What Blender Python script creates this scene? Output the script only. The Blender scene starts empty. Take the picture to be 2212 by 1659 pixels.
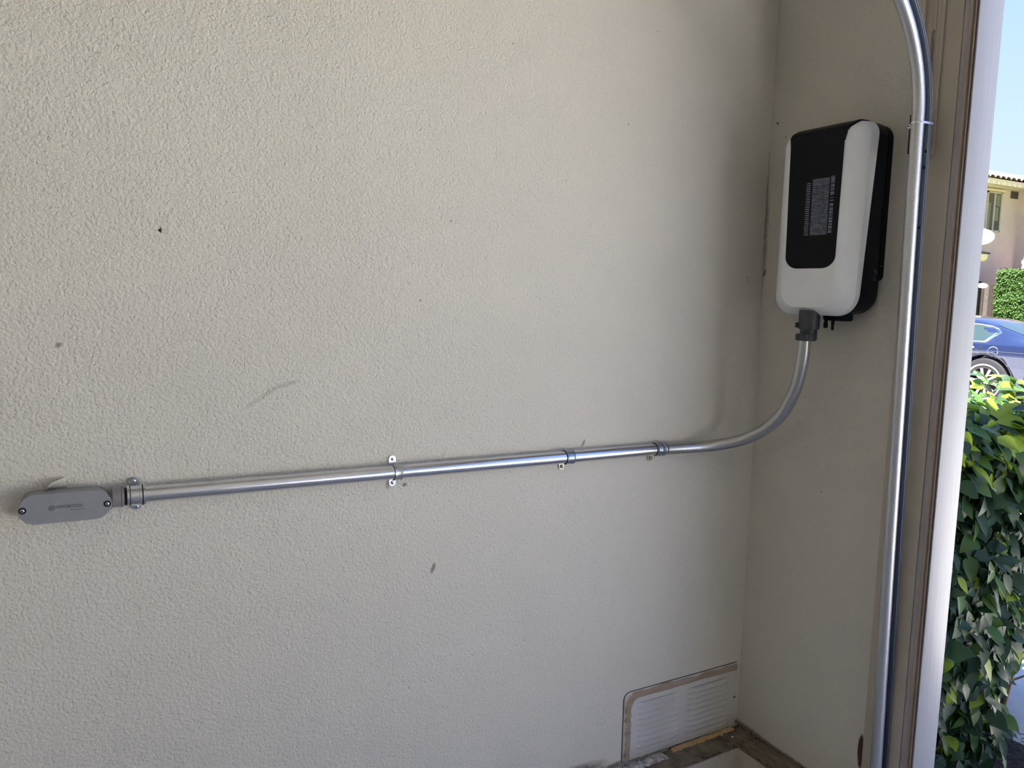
import bpy, bmesh, math, random
from mathutils import Vector, Matrix, noise as mnoise
random.seed(7)
C = bpy.context.scene.collection
sc = bpy.context.scene
PI = math.pi

# ------------------------------------------------------------------ camera
F = 1661.0; CX = 1106.0; CY = 829.5
def n3(a): return Vector(a).normalized()
def pray(u, v): return Vector(((u-CX)/F, (v-CY)/F, 1.0))
_up = -n3(pray(856, 14264)); _X = n3(pray(4050, 731)); _Y = n3(pray(147, 650))
_X = n3(_X-_up*_X.dot(_up)); _Y = n3(_Y-_up*_Y.dot(_up))
_m = n3(_X+_Y); _p = n3(_m.cross(_up))
if _X.dot(_p) > 0: _X, _Y = n3(_m+_p), n3(_m-_p)
else: _X, _Y = n3(_m-_p), n3(_m+_p)
RW = Matrix((_X, _Y, _up))            # rows: world axes in camera coords (x right, y down, z fwd)
CAM = -(RW @ n3(pray(1592, 1565)))*2.55   # the corner at ledge height is the origin
def at(u, v, axis, val):              # measured point of the photograph on a world plane
    d = RW @ pray(u, v); t = (val-CAM[axis])/d[axis]
    return CAM + d*t
cam_d = bpy.data.cameras.new('camera'); cam = bpy.data.objects.new('camera', cam_d); C.objects.link(cam)
cam_d.sensor_width = 36; cam_d.lens = F/2212*36; cam_d.clip_start = 0.02; cam_d.clip_end = 400
r = RW @ Vector((1, 0, 0)); u_ = RW @ Vector((0, -1, 0)); b = RW @ Vector((0, 0, -1))
cam.matrix_world = Matrix(((r.x, u_.x, b.x, CAM.x), (r.y, u_.y, b.y, CAM.y), (r.z, u_.z, b.z, CAM.z), (0, 0, 0, 1)))
sc.camera = cam

# ------------------------------------------------------------------ sky, sun, exposure
w = bpy.data.worlds.new('sky'); sc.world = w; w.use_nodes = True
nt = w.node_tree; nt.nodes.clear()
tc = nt.nodes.new('ShaderNodeTexCoord'); sx = nt.nodes.new('ShaderNodeSeparateXYZ')
rp = nt.nodes.new('ShaderNodeValToRGB'); bg = nt.nodes.new('ShaderNodeBackground'); wo = nt.nodes.new('ShaderNodeOutputWorld')
nt.links.new(tc.outputs['Generated'], sx.inputs[0]); nt.links.new(sx.outputs['Z'], rp.inputs[0])
nt.links.new(rp.outputs[0], bg.inputs[0]); nt.links.new(bg.outputs[0], wo.inputs[0])
el = rp.color_ramp.elements
el[0].position = 0.0; el[0].color = (0.80, 0.92, 1.20, 1)
el[1].position = 1.0; el[1].color = (0.42, 0.70, 1.70, 1)
for p_, c_ in ((0.14, (0.70, 0.88, 1.30, 1)), (0.36, (0.50, 0.76, 1.60, 1))):
    e_ = el.new(p_); e_.color = c_
SKY = 0.49; bg.inputs[1].default_value = SKY
sd = bpy.data.lights.new('sun', 'SUN'); sd.energy = 19.0; sd.color = (1.0, 0.95, 0.88); sd.angle = math.radians(0.6)
so = bpy.data.objects.new('sun', sd); C.objects.link(so)
_sun = n3((-0.35, -0.13, 1.0)); so.rotation_euler = _sun.to_track_quat('Z', 'Y').to_euler()
so.location = (0, 0, 12)
vs = sc.view_settings
vs.view_transform = 'Standard'; vs.look = 'None'; vs.gamma = 1.0; vs.use_curve_mapping = False
vs.exposure = 1.07
LAMP = 5.0   # radiance of the two unseen lamps added as interior fill
sc.cycles.max_bounces = 10; sc.cycles.diffuse_bounces = 6

# ------------------------------------------------------------------ materials
def srgb(r_, g_, b_):
    f = lambda c: (c/255/12.92) if c/255 <= 0.04045 else ((c/255+0.055)/1.055)**2.4
    return (f(r_), f(g_), f(b_), 1)
def node(nt, t, **kw):
    n = nt.nodes.new(t)
    for k, v in kw.items():
        if hasattr(n, k): setattr(n, k, v)
        else: n.inputs[k.replace('_', ' ')].default_value = v
    return n
def newmat(name):
    m = bpy.data.materials.new(name); m.use_nodes = True
    return m, m.node_tree, m.node_tree.nodes['Principled BSDF']
def mapping(nt, scale=(1, 1, 1), rot=(0, 0, 0), loc=(0, 0, 0)):
    t = nt.nodes.new('ShaderNodeTexCoord'); mp = nt.nodes.new('ShaderNodeMapping')
    mp.inputs['Scale'].default_value = scale; mp.inputs['Rotation'].default_value = rot; mp.inputs['Location'].default_value = loc
    nt.links.new(t.outputs['Object'], mp.inputs[0]); return mp.outputs[0]
def mat(name, col, rough=0.5, metal=0.0, var=0.08, vscale=20, bump=0.0, bscale=200, bdist=0.001, stretch=(1, 1, 1), spec=0.5, coat=0, detail=4, col2=None):
    m, nt, bs = newmat(name)
    L = nt.links.new
    co = mapping(nt, stretch)
    no = node(nt, 'ShaderNodeTexNoise', Scale=vscale, Detail=detail, Roughness=0.6); L(co, no.inputs['Vector'])
    mx = node(nt, 'ShaderNodeMix', data_type='RGBA')
    c2 = col2 if col2 else tuple(max(0, c*(1-var*2.2)) for c in col[:3])+(1,)
    c1 = col if col2 else tuple(min(1, c*(1+var)) for c in col[:3])+(1,)
    rp = nt.nodes.new('ShaderNodeValToRGB'); rp.color_ramp.elements[0].position = 0.3; rp.color_ramp.elements[1].position = 0.7
    L(no.outputs['Fac'], rp.inputs[0]); L(rp.outputs[0], mx.inputs['Factor'])
    mx.inputs['A'].default_value = c2; mx.inputs['B'].default_value = c1
    L(mx.outputs['Result'], bs.inputs['Base Color'])
    bs.inputs['Roughness'].default_value = rough; bs.inputs['Metallic'].default_value = metal
    bs.inputs['Specular IOR Level'].default_value = spec
    if coat: bs.inputs['Coat Weight'].default_value = coat; bs.inputs['Coat Roughness'].default_value = 0.05
    if bump:
        n2 = node(nt, 'ShaderNodeTexNoise', Scale=bscale, Detail=3); L(co, n2.inputs['Vector'])
        bp = node(nt, 'ShaderNodeBump', Strength=bump, Distance=bdist); L(n2.outputs['Fac'], bp.inputs['Height']); L(bp.outputs[0], bs.inputs['Normal'])
    return m
def math_n(nt, op, a, b=None, c=None):
    n = nt.nodes.new('ShaderNodeMath'); n.operation = op
    for i, x in enumerate((a, b, c)):
        if x is None: continue
        if isinstance(x, (int, float)): n.inputs[i].default_value = x
        else: nt.links.new(x, n.inputs[i])
    return n.outputs[0]

def wall_material(name, axis, base, relief, scale, marks=(), fade=None):
    """painted orange-peel plaster; axis = the horizontal world axis that runs along the wall"""
    m, nt, bs = newmat(name); L = nt.links.new
    t = nt.nodes.new('ShaderNodeTexCoord'); geo = t.outputs['Object']
    sp = nt.nodes.new('ShaderNodeSeparateXYZ'); L(geo, sp.inputs[0])
    H = sp.outputs['X' if axis == 0 else 'Y']; Z = sp.outputs['Z']
    big = node(nt, 'ShaderNodeTexNoise', Scale=3.0, Detail=5, Roughness=0.55); L(geo, big.inputs['Vector'])
    fine = node(nt, 'ShaderNodeTexNoise', Scale=60.0, Detail=4, Roughness=0.6); L(geo, fine.inputs['Vector'])
    mx = node(nt, 'ShaderNodeMix', data_type='RGBA')
    L(big.outputs['Fac'], mx.inputs['Factor'])
    mx.inputs['A'].default_value = tuple(c*0.93 for c in base[:3])+(1,)
    mx.inputs['B'].default_value = tuple(min(1, c*1.05) for c in base[:3])+(1,)
    cur = mx.outputs['Result']
    for (h, z, rh, rz, rot, strength, col) in marks:
        ca, sa = math.cos(rot), math.sin(rot)
        dh = math_n(nt, 'SUBTRACT', H, h); dz = math_n(nt, 'SUBTRACT', Z, z)
        a = math_n(nt, 'DIVIDE', math_n(nt, 'ADD', math_n(nt, 'MULTIPLY', dh, ca), math_n(nt, 'MULTIPLY', dz, sa)), rh)
        b_ = math_n(nt, 'DIVIDE', math_n(nt, 'SUBTRACT', math_n(nt, 'MULTIPLY', dz, ca), math_n(nt, 'MULTIPLY', dh, sa)), rz)
        d = math_n(nt, 'ADD', math_n(nt, 'MULTIPLY', a, a), math_n(nt, 'MULTIPLY', b_, b_))
        k = math_n(nt, 'SUBTRACT', 1.0, d); k = math_n(nt, 'MAXIMUM', k, 0.0)
        k = math_n(nt, 'MULTIPLY', k, math_n(nt, 'MULTIPLY', fine.outputs['Fac'], strength*2)); 
        k = math_n(nt, 'MINIMUM', k, 1.0)
        m2 = node(nt, 'ShaderNodeMix', data_type='RGBA'); L(k, m2.inputs['Factor']); L(cur, m2.inputs['A']); m2.inputs['B'].default_value = col
        cur = m2.outputs['Result']
    # tiny dark specks of dirt
    vo = node(nt, 'ShaderNodeTexVoronoi', Scale=9.0, Randomness=1.0); L(geo, vo.inputs['Vector'])
    sk = math_n(nt, 'LESS_THAN', vo.outputs['Distance'], 0.022)
    sep = nt.nodes.new('ShaderNodeSeparateColor'); L(vo.outputs['Color'], sep.inputs[0])
    sk = math_n(nt, 'MULTIPLY', sk, math_n(nt, 'GREATER_THAN', sep.outputs[0], 0.45))
    m3 = node(nt, 'ShaderNodeMix', data_type='RGBA'); L(math_n(nt, 'MULTIPLY', sk, 0.55), m3.inputs['Factor']); L(cur, m3.inputs['A']); m3.inputs['B'].default_value = (0.12, 0.10, 0.08, 1)
    L(m3.outputs['Result'], bs.inputs['Base Color'])
    bs.inputs['Roughness'].default_value = 0.62; bs.inputs['Specular IOR Level'].default_value = 0.25
    # relief: soft droplets warped by a larger noise
    wp = node(nt, 'ShaderNodeTexNoise', Scale=scale*0.35, Detail=2); L(geo, wp.inputs['Vector'])
    va = nt.nodes.new('ShaderNodeVectorMath'); va.operation = 'MULTIPLY_ADD'
    L(wp.outputs['Color'], va.inputs[0]); va.inputs[1].default_value = (0.005, 0.005, 0.005); L(geo, va.inputs[2])
    n1 = node(nt, 'ShaderNodeTexNoise', Scale=scale, Detail=3.0, Roughness=0.5, Distortion=0.35); L(va.outputs[0], n1.inputs['Vector'])
    n2 = node(nt, 'ShaderNodeTexNoise', Scale=scale*0.22, Detail=2, Distortion=0.5); L(geo, n2.inputs['Vector'])
    vv = node(nt, 'ShaderNodeTexVoronoi', Scale=scale*0.75, feature='SMOOTH_F1'); vv.inputs['Smoothness'].default_value = 0.6; L(va.outputs[0], vv.inputs['Vector'])
    h = math_n(nt, 'ADD', n1.outputs['Fac'], math_n(nt, 'MULTIPLY', n2.outputs['Fac'], 0.35))
    h = math_n(nt, 'SUBTRACT', h, math_n(nt, 'MULTIPLY', vv.outputs['Distance'], 0.45))
    if fade:                       # the coat of texture thins out towards the corner
        mr = node(nt, 'ShaderNodeMapRange'); mr.inputs['From Min'].default_value = fade[0]; mr.inputs['From Max'].default_value = fade[1]
        mr.inputs['To Min'].default_value = 1.0; mr.inputs['To Max'].default_value = fade[2]; L(H, mr.inputs['Value'])
        h = math_n(nt, 'MULTIPLY', h, mr.outputs[0])
    bp = node(nt, 'ShaderNodeBump', Strength=1.0, Distance=relief); L(h, bp.inputs['Height']); L(bp.outputs[0], bs.inputs['Normal'])
    return m

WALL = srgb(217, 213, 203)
SOOT = (0.20, 0.17, 0.14, 1); SMUT = (0.30, 0.27, 0.23, 1)
M = {}
M['wall_left'] = wall_material('painted orange peel wall', 0, WALL, 0.0030, 210, fade=(-1.3, -0.35, 0.33), marks=[
    (-1.33, 1.040, 0.05, 0.006, 0.55, 0.35, SMUT), (-1.285, 1.062, 0.035, 0.006, 0.25, 0.35, SMUT),
    (-0.972, 0.640, 0.005, 0.014, -0.35, 1.6, SMUT), (-0.579, 0.887, 0.004, 0.012, -0.5, 1.0, SMUT),
    (-1.039, 0.836, 0.006, 0.005, 0, 1.4, SMUT), (-1.078, 0.838, 0.006, 0.012, 0.2, 0.6, SMUT), (-1.661, 1.146, 0.008, 0.005, 0.5, 0.8, SMUT),
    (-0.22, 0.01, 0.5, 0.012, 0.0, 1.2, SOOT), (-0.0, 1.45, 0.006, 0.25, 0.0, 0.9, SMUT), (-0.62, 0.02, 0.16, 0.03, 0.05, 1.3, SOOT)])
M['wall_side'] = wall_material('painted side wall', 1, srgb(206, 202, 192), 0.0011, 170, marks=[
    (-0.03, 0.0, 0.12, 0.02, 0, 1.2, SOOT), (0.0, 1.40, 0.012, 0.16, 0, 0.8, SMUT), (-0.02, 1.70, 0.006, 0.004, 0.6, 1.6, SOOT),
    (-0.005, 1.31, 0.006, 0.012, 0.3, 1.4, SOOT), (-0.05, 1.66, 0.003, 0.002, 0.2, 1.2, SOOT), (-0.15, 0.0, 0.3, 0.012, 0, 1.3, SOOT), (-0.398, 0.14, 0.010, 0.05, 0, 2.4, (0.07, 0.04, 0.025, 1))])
M['ceiling'] = mat('white ceiling paint', srgb(205, 200, 190), 0.8, var=0.02, bump=0.3, bscale=120)
M['floor'] = mat('garage concrete', srgb(176, 174, 170), 0.7, var=0.15, vscale=4, bump=0.3, bscale=90)
M['roof'] = mat('grey roof felt', srgb(110, 105, 100), 0.9, var=0.1)
M['stucco'] = mat('outside stucco', srgb(225, 214, 196), 0.9, var=0.04, bump=0.6, bscale=80, bdist=0.004)
M['jamb'] = mat('beige jamb paint', srgb(188, 180, 166), 0.5, var=0.03, vscale=14, bump=0.15, bscale=60, bdist=0.001)
M['jamb2'] = mat('grey violet strip paint', srgb(178, 172, 172), 0.5, var=0.02)
M['seal'] = mat('brown weather seal', srgb(150, 136, 124), 0.6, var=0.04)
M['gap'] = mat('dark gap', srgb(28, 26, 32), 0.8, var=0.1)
def wood_paint():
    m, nt, bs = newmat('white painted grained board'); L = nt.links.new
    co = mapping(nt, (40, 40, 0.7))
    no = node(nt, 'ShaderNodeTexNoise', Scale=6.0, Detail=6, Roughness=0.65); L(co, no.inputs['Vector'])
    wv = node(nt, 'ShaderNodeTexNoise', Scale=2.2, Detail=3); L(co, wv.inputs['Vector'])
    mx = node(nt, 'ShaderNodeMix', data_type='RGBA'); L(no.outputs['Fac'], mx.inputs['Factor'])
    mx.inputs['A'].default_value = srgb(150, 150, 156); mx.inputs['B'].default_value = srgb(170, 170, 175)
    L(mx.outputs['Result'], bs.inputs['Base Color']); bs.inputs['Roughness'].default_value = 0.45
    bp = node(nt, 'ShaderNodeBump', Strength=0.5, Distance=0.0012); L(wv.outputs['Fac'], bp.inputs['Height']); L(bp.outputs[0], bs.inputs['Normal'])
    return m
M['white_board'] = wood_paint()
def brushed(name, col, rough, stretch, vs=30, bump=0.15, metal=1.0, c2=0.72):
    m, nt, bs = newmat(name); L = nt.links.new
    co = mapping(nt, stretch)
    no = node(nt, 'ShaderNodeTexNoise', Scale=vs, Detail=5, Roughness=0.6); L(co, no.inputs['Vector'])
    mx = node(nt, 'ShaderNodeMix', data_type='RGBA'); L(no.outputs['Fac'], mx.inputs['Factor'])
    mx.inputs['A'].default_value = tuple(c*c2 for c in col[:3])+(1,); mx.inputs['B'].default_value = col
    L(mx.outputs['Result'], bs.inputs['Base Color'])
    mr = node(nt, 'ShaderNodeMapRange'); mr.inputs['To Min'].default_value = rough*0.75; mr.inputs['To Max'].default_value = rough*1.3; L(no.outputs['Fac'], mr.inputs['Value'])
    L(mr.outputs[0], bs.inputs['Roughness']); bs.inputs['Metallic'].default_value = metal
    bp = node(nt, 'ShaderNodeBump', Strength=bump, Distance=0.0006); L(no.outputs['Fac'], bp.inputs['Height']); L(bp.outputs[0], bs.inputs['Normal'])
    return m
M['emt'] = brushed('galvanised conduit steel', (0.80, 0.82, 0.86, 1), 0.24, (0.6, 12, 12), 40)
M['emt_bend'] = brushed('dull bent conduit steel', (0.62, 0.63, 0.62, 1), 0.36, (3, 3, 3), 60)
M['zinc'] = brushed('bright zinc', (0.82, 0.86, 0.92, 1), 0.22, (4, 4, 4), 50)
M['zinc_dark'] = brushed('dark zinc', (0.42, 0.48, 0.55, 1), 0.35, (4, 4, 4), 60)  # darker, rougher variant of the zinc
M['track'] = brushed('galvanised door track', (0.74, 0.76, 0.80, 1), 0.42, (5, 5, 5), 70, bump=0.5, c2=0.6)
M['track_shaded'] = brushed('shaded blue grey galvanised flange', (0.36, 0.40, 0.48, 1), 0.45, (5, 5, 1), 50, bump=0.3)  # same galvanised steel, coloured darker for the less lit inner side
M['brass'] = brushed('dark steel washer', (0.30, 0.28, 0.25, 1), 0.3, (4, 4, 4), 50)
M['black_metal'] = mat('blackened steel', srgb(30, 29, 30), 0.4, metal=0.6, var=0.2)
M['conduit_body'] = mat('grey enamel fitting', srgb(140, 141, 147), 0.42, var=0.03, vscale=60, bump=0.08, bscale=400, bdist=0.0005)
M['letter_shade'] = mat('embossed enamel shade', srgb(122, 123, 130), 0.4, var=0.03)  # darker than the cover: paints the shade along the raised edges
M['conduit_hub'] = mat('taupe grey plastic hub', srgb(132, 128, 130), 0.4, var=0.03)
M['white_plastic'] = mat('satin white plastic', srgb(236, 239, 242), 0.28, var=0.01, coat=0.15)
M['black_plastic'] = mat('matt black plastic', srgb(12, 13, 18), 0.5, var=0.05, spec=0.18)
M['panel_black'] = mat('smooth black front panel', srgb(15, 14, 18), 0.5, var=0.05, spec=0.18)
M['gland'] = mat('dark grey fitting plastic', srgb(62, 66, 70), 0.4, var=0.12, vscale=80)
M['print'] = mat('pale grey print', srgb(150, 157, 176), 0.6, var=0.25, vscale=120)
M['print_dim'] = mat('dim grey print', srgb(84, 86, 92), 0.6, var=0.2, vscale=90)
M['paint_flake'] = mat('peeling wall paint', srgb(205, 200, 190), 0.6, var=0.02)
M['curb'] = mat('dirty curb top', srgb(150, 140, 122), 0.85, var=0.3, vscale=14, bump=0.7, bscale=120, bdist=0.003, col2=srgb(72, 62, 50))
M['curb_streak'] = mat('streaked curb top', srgb(136, 122, 100), 0.85, vscale=12, bump=0.5, bscale=90, bdist=0.002, stretch=(9, 1.2, 4), col2=srgb(84, 74, 60))
M['curb_face'] = mat('pale curb face', srgb(182, 174, 158), 0.8, var=0.08, vscale=10, bump=0.3, bscale=100, bdist=0.002)
M['dirt'] = mat('dark crumbs', srgb(44, 34, 26), 0.95, var=0.4, vscale=90)
M['raw_wood'] = mat('bare pale wood', srgb(214, 182, 134), 0.8, var=0.12, vscale=30, stretch=(1, 8, 8), bump=0.4, bscale=80)
M['efflor'] = mat('white powdery plaster', srgb(205, 202, 200), 0.95, var=0.3, vscale=60, bump=0.8, bscale=150, bdist=0.003)

# ------------------------------------------------------------------ mesh helpers
class MB:
    def __init__(s): s.v = []; s.f = []
    def add(s, vs, fs):
        o = len(s.v); s.v += [tuple(x) for x in vs]; s.f += [tuple(i+o for i in f) for f in fs]
    def box(s, x0, x1, y0, y1, z0, z1):
        s.add([(x0, y0, z0), (x1, y0, z0), (x1, y1, z0), (x0, y1, z0), (x0, y0, z1), (x1, y0, z1), (x1, y1, z1), (x0, y1, z1)],
              [(0, 3, 2, 1), (4, 5, 6, 7), (0, 1, 5, 4), (1, 2, 6, 5), (2, 3, 7, 6), (3, 0, 4, 7)])
    def rings(s, rings, cap0=True, cap1=True, closed=False):
        n = len(rings[0]); vs = [p for r in rings for p in r]; fs = []
        m = len(rings)
        for i in range(m if closed else m-1):
            a = i*n; b = ((i+1) % m)*n
            for j in range(n):
                k = (j+1) % n; fs.append((a+j, a+k, b+k, b+j))
        if not closed:
            if cap0: fs.append(tuple(reversed(range(n))))
            if cap1: fs.append(tuple((m-1)*n+j for j in range(n)))
        s.add(vs, fs)
    def tube(s, pts, rad, n=24, cap=True):
        pts = [Vector(p) for p in pts]; rs = []
        t0 = (pts[1]-pts[0]).normalized()
        a = Vector((0, 0, 1)) if abs(t0.z) < 0.9 else Vector((1, 0, 0))
        nx = t0.cross(a).normalized()
        for i, p in enumerate(pts):
            t = (pts[min(i+1, len(pts)-1)]-pts[max(i-1, 0)]).normalized()
            nx = (nx-t*nx.dot(t)).normalized(); ny = t.cross(nx)
            rr = rad[i] if isinstance(rad, (list, tuple)) else rad
            rs.append([p+(nx*math.cos(2*PI*k/n)+ny*math.sin(2*PI*k/n))*rr for k in range(n)])
        s.rings(rs, cap, cap)
    def cyl(s, p0, p1, r0, r1=None, n=24): s.tube([p0, p1], [r0, r0 if r1 is None else r1], n)
    def lathe(s, p, axis, prof, n=28):      # prof: (distance along axis, radius)
        ax = Vector(axis).normalized(); s.tube([Vector(p)+ax*(d+i*1e-6) for i, (d, _) in enumerate(prof)], [max(q, 1e-5) for _, q in prof], n)
    def build(s, name, m, parent=None, smooth=30, bevel=0, loc=None):
        me = bpy.data.meshes.new(name); me.from_pydata(s.v, [], s.f); me.update()
        bm = bmesh.new(); bm.from_mesh(me); bmesh.ops.recalc_face_normals(bm, faces=bm.faces)
        if bevel:
            ed = [e for e in bm.edges if len(e.link_faces) == 2 and e.calc_face_angle(0) > 0.6]
            bmesh.ops.bevel(bm, geom=ed, offset=bevel, segments=2, affect='EDGES', profile=0.5)
        bm.to_mesh(me); bm.free()
        return link(name, me, m, parent, smooth)
def link(name, me, m, parent=None, smooth=30):
    me.materials.append(M[m] if isinstance(m, str) else m)
    if smooth:
        for p in me.polygons: p.use_smooth = True
        me.set_sharp_from_angle(angle=math.radians(smooth))
    o = bpy.data.objects.new(name, me); C.objects.link(o)
    if parent is not None:
        o.parent = parent
        # parts are modelled in world space; keep them there
        o.matrix_parent_inverse = Matrix.Translation(-parent.location) if parent.type == 'EMPTY' else Matrix.Identity(4)
    return o
def tag(o, label=None, cat=None, group=None, kind=None):
    if label: o['label'] = label
    if cat: o['category'] = cat
    if group: o['group'] = group
    if kind: o['kind'] = kind
    return o
def thing(name, loc, label, cat, group=None):
    o = bpy.data.objects.new(name, None); o.location = loc; o.empty_display_size = 0.1; C.objects.link(o)
    return tag(o, label, cat, group)
def struct(name, mb, m, label=None, smooth=30, bevel=0):
    return tag(mb.build(name, m, None, smooth, bevel), label, kind='structure')
def sub(name, mb, m, parent, smooth=30, bevel=0, label=None):
    return tag(mb.build(name, m, parent, smooth, bevel), label)
def text_mesh(name, body, size, origin, ex, ey, ez, m, parent, extrude=0.0003, align='CENTER'):
    cu = bpy.data.curves.new('t', 'FONT'); cu.body = body; cu.size = size; cu.extrude = extrude; cu.align_x = align; cu.align_y = 'CENTER'; cu.resolution_u = 3
    o = bpy.data.objects.new('t', cu); C.objects.link(o); dg = bpy.context.evaluated_depsgraph_get(); dg.update()
    me = bpy.data.meshes.new_from_object(o.evaluated_get(dg)); bpy.data.objects.remove(o); bpy.data.curves.remove(cu)
    ex, ey, ez, og = Vector(ex), Vector(ey), Vector(ez), Vector(origin)
    for v in me.vertices: v.co = og+ex*v.co.x+ey*v.co.y+ez*v.co.z
    me.materials.clear()
    return link(name, me, m, parent, 0)

# ------------------------------------------------------------------ garage shell
FL = -0.20
b = MB(); b.box(-6, 0.0, 0, 0.12, FL, 2.36); wall_left = struct('wall_left', b, 'wall_left', 'long textured cream wall carrying the conduit')
b = MB(); b.box(-6.12, -6, -6.1, 0.12, FL, 2.36); struct('wall_back', b, 'ceiling', 'back wall of the garage')
b = MB(); b.box(-6.12, 0.086, -6.12, -6.0, FL, 2.36); struct('wall_right', b, 'ceiling', 'far right wall of the garage')
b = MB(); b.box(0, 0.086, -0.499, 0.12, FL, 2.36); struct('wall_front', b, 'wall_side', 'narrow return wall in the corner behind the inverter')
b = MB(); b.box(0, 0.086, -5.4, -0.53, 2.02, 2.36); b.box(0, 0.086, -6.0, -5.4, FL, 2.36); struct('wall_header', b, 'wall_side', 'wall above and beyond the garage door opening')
b = MB(); b.box(-6.12, 0.086, -6.12, 0.12, 2.36, 2.44); struct('ceiling', b, 'ceiling')
b = MB(); b.box(-6.12, 0.3, -6.12, 0.12, FL-0.12, FL); struct('floor', b, 'floor')
b = MB(); b.box(-6.3, 0.30, -6.5, 0.6, 2.46, 2.62); struct('roof', b, 'roof')
# door jamb: boards, stop strip, seal and the white outer board
b = MB(); b.box(-0.003, 0.0, -0.4995, -0.404, FL, 2.3); struct('trim_1', b, 'jamb', 'beige painted jamb board behind the door track', bevel=0.0008)
b = MB(); b.box(-0.002, 0.002, -0.5135, -0.5005, FL, 2.02); struct('trim_2', b, 'jamb2', 'narrow grey strip beside the beige jamb board', bevel=0.001)
b = MB()
prof = [(0.0, -0.5135), (-0.006, -0.5145), (-0.0035, -0.518), (0.001, -0.520), (-0.002, -0.523), (-0.001, -0.5245), (0.02, -0.5245), (0.02, -0.5135)]
b.rings([[Vector((x, y, z)) for x, y in prof] for z in (FL, 2.02)]); struct('trim_3', b, 'seal', 'brownish weather seal between jamb and white board')
b = MB(); b.box(0.006, 0.08, -0.5275, -0.4985, FL, 2.02); struct('trim_4', b, 'gap', 'dark gap behind the white board')
b = MB(); b.box(0.0015, 0.0870, -0.530, -0.5268, FL, 2.02); b.box(0.083, 0.0870, -0.5268, -0.44, FL, 2.06); struct('trim_5', b, 'white_board', 'white grained board at the edge of the door opening', bevel=0.0008)
b = MB(); b.box(0.0015, 0.0870, -5.4, -0.527, 1.99, 2.02); struct('trim_6', b, 'white_board', 'white head board over the door opening')

# curb along the bottom of both walls
b = MB(); b.box(-6, -0.0, -0.082, 0, FL, -0.004); ob = struct('curb_face', b, 'curb_face', 'pale concrete curb under both walls')
b = MB(); b.box(-0.081, 0.0, -0.40, -0.082, FL, -0.004); sub('curb_return', b, 'curb_face', ob)
def rough_slab(pts_fn, nu, nv, amp, m, name, parent):
    b = MB(); vs = []; fs = []
    for i in range(nu+1):
        for j in range(nv+1):
            p = Vector(pts_fn(i/nu, j/nv)); p.z += amp*(mnoise.noise(p*60)+0.5*mnoise.noise(p*170))
            vs.append(p)
    for i in range(nu):
        for j in range(nv):
            a = i*(nv+1)+j; fs.append((a, a+nv+1, a+nv+2, a+1))
    b.add(vs, fs); return sub(name, b, m, parent)
rough_slab(lambda u, v: (-2.2*(1-u)-0.0*u, -0.002-0.0815*v+0.0018*mnoise.noise(Vector((u*90, v, 3)))*(v > 0.99), 0.0+0.0005), 240, 10, 0.0016, 'curb', 'curb_top', ob)
rough_slab(lambda u, v: (-0.002-0.080*u, -0.06-0.34*v, 0.0012), 10, 60, 0.0012, 'curb_streak', 'curb_top', ob)
# bare wood strip under the vent and powdery plaster
b = MB(); P0 = at(1440, 1613, 2, 0.004); P1 = at(1583, 1572, 2, 0.004)
for i in range(24):
    t0 = i/24; t1 = (i+1)/24
    x0 = P0.x+(P1.x-P0.x)*t0; x1 = P0.x+(P1.x-P0.x)*t1
    w_ = 0.019+0.006*mnoise.noise(Vector((i*0.7, 2, 0)))
    b.add([(x0, -0.004, 0.005), (x1, -0.004, 0.005), (x1, -w_, 0.004), (x0, -w_, 0.004), (x0, -w_, -0.002), (x1, -w_, -0.002)], [(0, 1, 2, 3), (3, 2, 5, 4)])
sub('wood_strip', b, 'raw_wood', ob, 0, label='bare pale wood showing below the vent')
b = MB(); vs = []
for i in range(60):
    for j in range(5):
        x = -0.62+0.33*i/59; y = -0.002-0.034*j/4
        vs.append((x, y, 0.003+0.004*mnoise.noise(Vector((x*70, y*70, 1)))+0.002*mnoise.noise(Vector((x*200, y*200, 1)))-(0.003 if j == 4 else 0)))
b.add(vs, [(i*5+j, i*5+j+1, (i+1)*5+j+1, (i+1)*5+j) for i in range(59) for j in range(4)])
sub('plaster_crust', b, 'efflor', ob, 60, label='white powdery crust along the wall foot')
# crumbs of dirt lying on the ledge
b = MB(); rc = random.Random(3)
def crumb(p, s):
    vs = [Vector(p)+Vector((rc.uniform(-1, 1), rc.uniform(-1, 1), rc.uniform(0, 1)))*s for _ in range(6)]
    b.add(vs, [(0, 1, 2), (0, 2, 3), (0, 3, 4), (1, 2, 5), (2, 3, 5), (0, 4, 1), (1, 4, 5)])
for i in range(420):
    k = rc.random()
    if k < 0.40: p = (-rc.random()**1.3*0.6, -0.076+rc.uniform(-0.008, 0.005), 0.001)
    elif k < 0.55: p = (-0.004-abs(rc.gauss(0, 0.03)), -0.004-abs(rc.gauss(0, 0.03)), 0.002)
    elif k < 0.75: p = (-rc.random()*0.5, -0.004-abs(rc.gauss(0, 0.004)), 0.003)
    elif k < 0.9: p = (-0.077+rc.uniform(-0.004, 0.005), -0.08-rc.random()*0.2, 0.002)
    else: p = (-0.003-abs(rc.gauss(0, 0.004)), -0.01-rc.random()*0.3, 0.002)
    crumb(p, rc.uniform(0.0008, 0.0028)*(1.5 if rc.random() < 0.06 else 1))
for i in range(260): crumb((-0.45-rc.random()*0.25, -0.003-abs(rc.gauss(0, 0.005)), rc.random()*0.006), rc.uniform(0.001, 0.003))
tag(b.build('dirt_crumbs', 'dirt', None, 0), 'dark dirt crumbs scattered on the ledge below the vent', 'dirt', kind='stuff')
b = MB(); b.lathe((-0.062, -0.043, 0.001), (0, 0, 1), [(0, 0.003), (0.002, 0.0045), (0.004, 0.003), (0.005, 0.0005)], 8)
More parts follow.
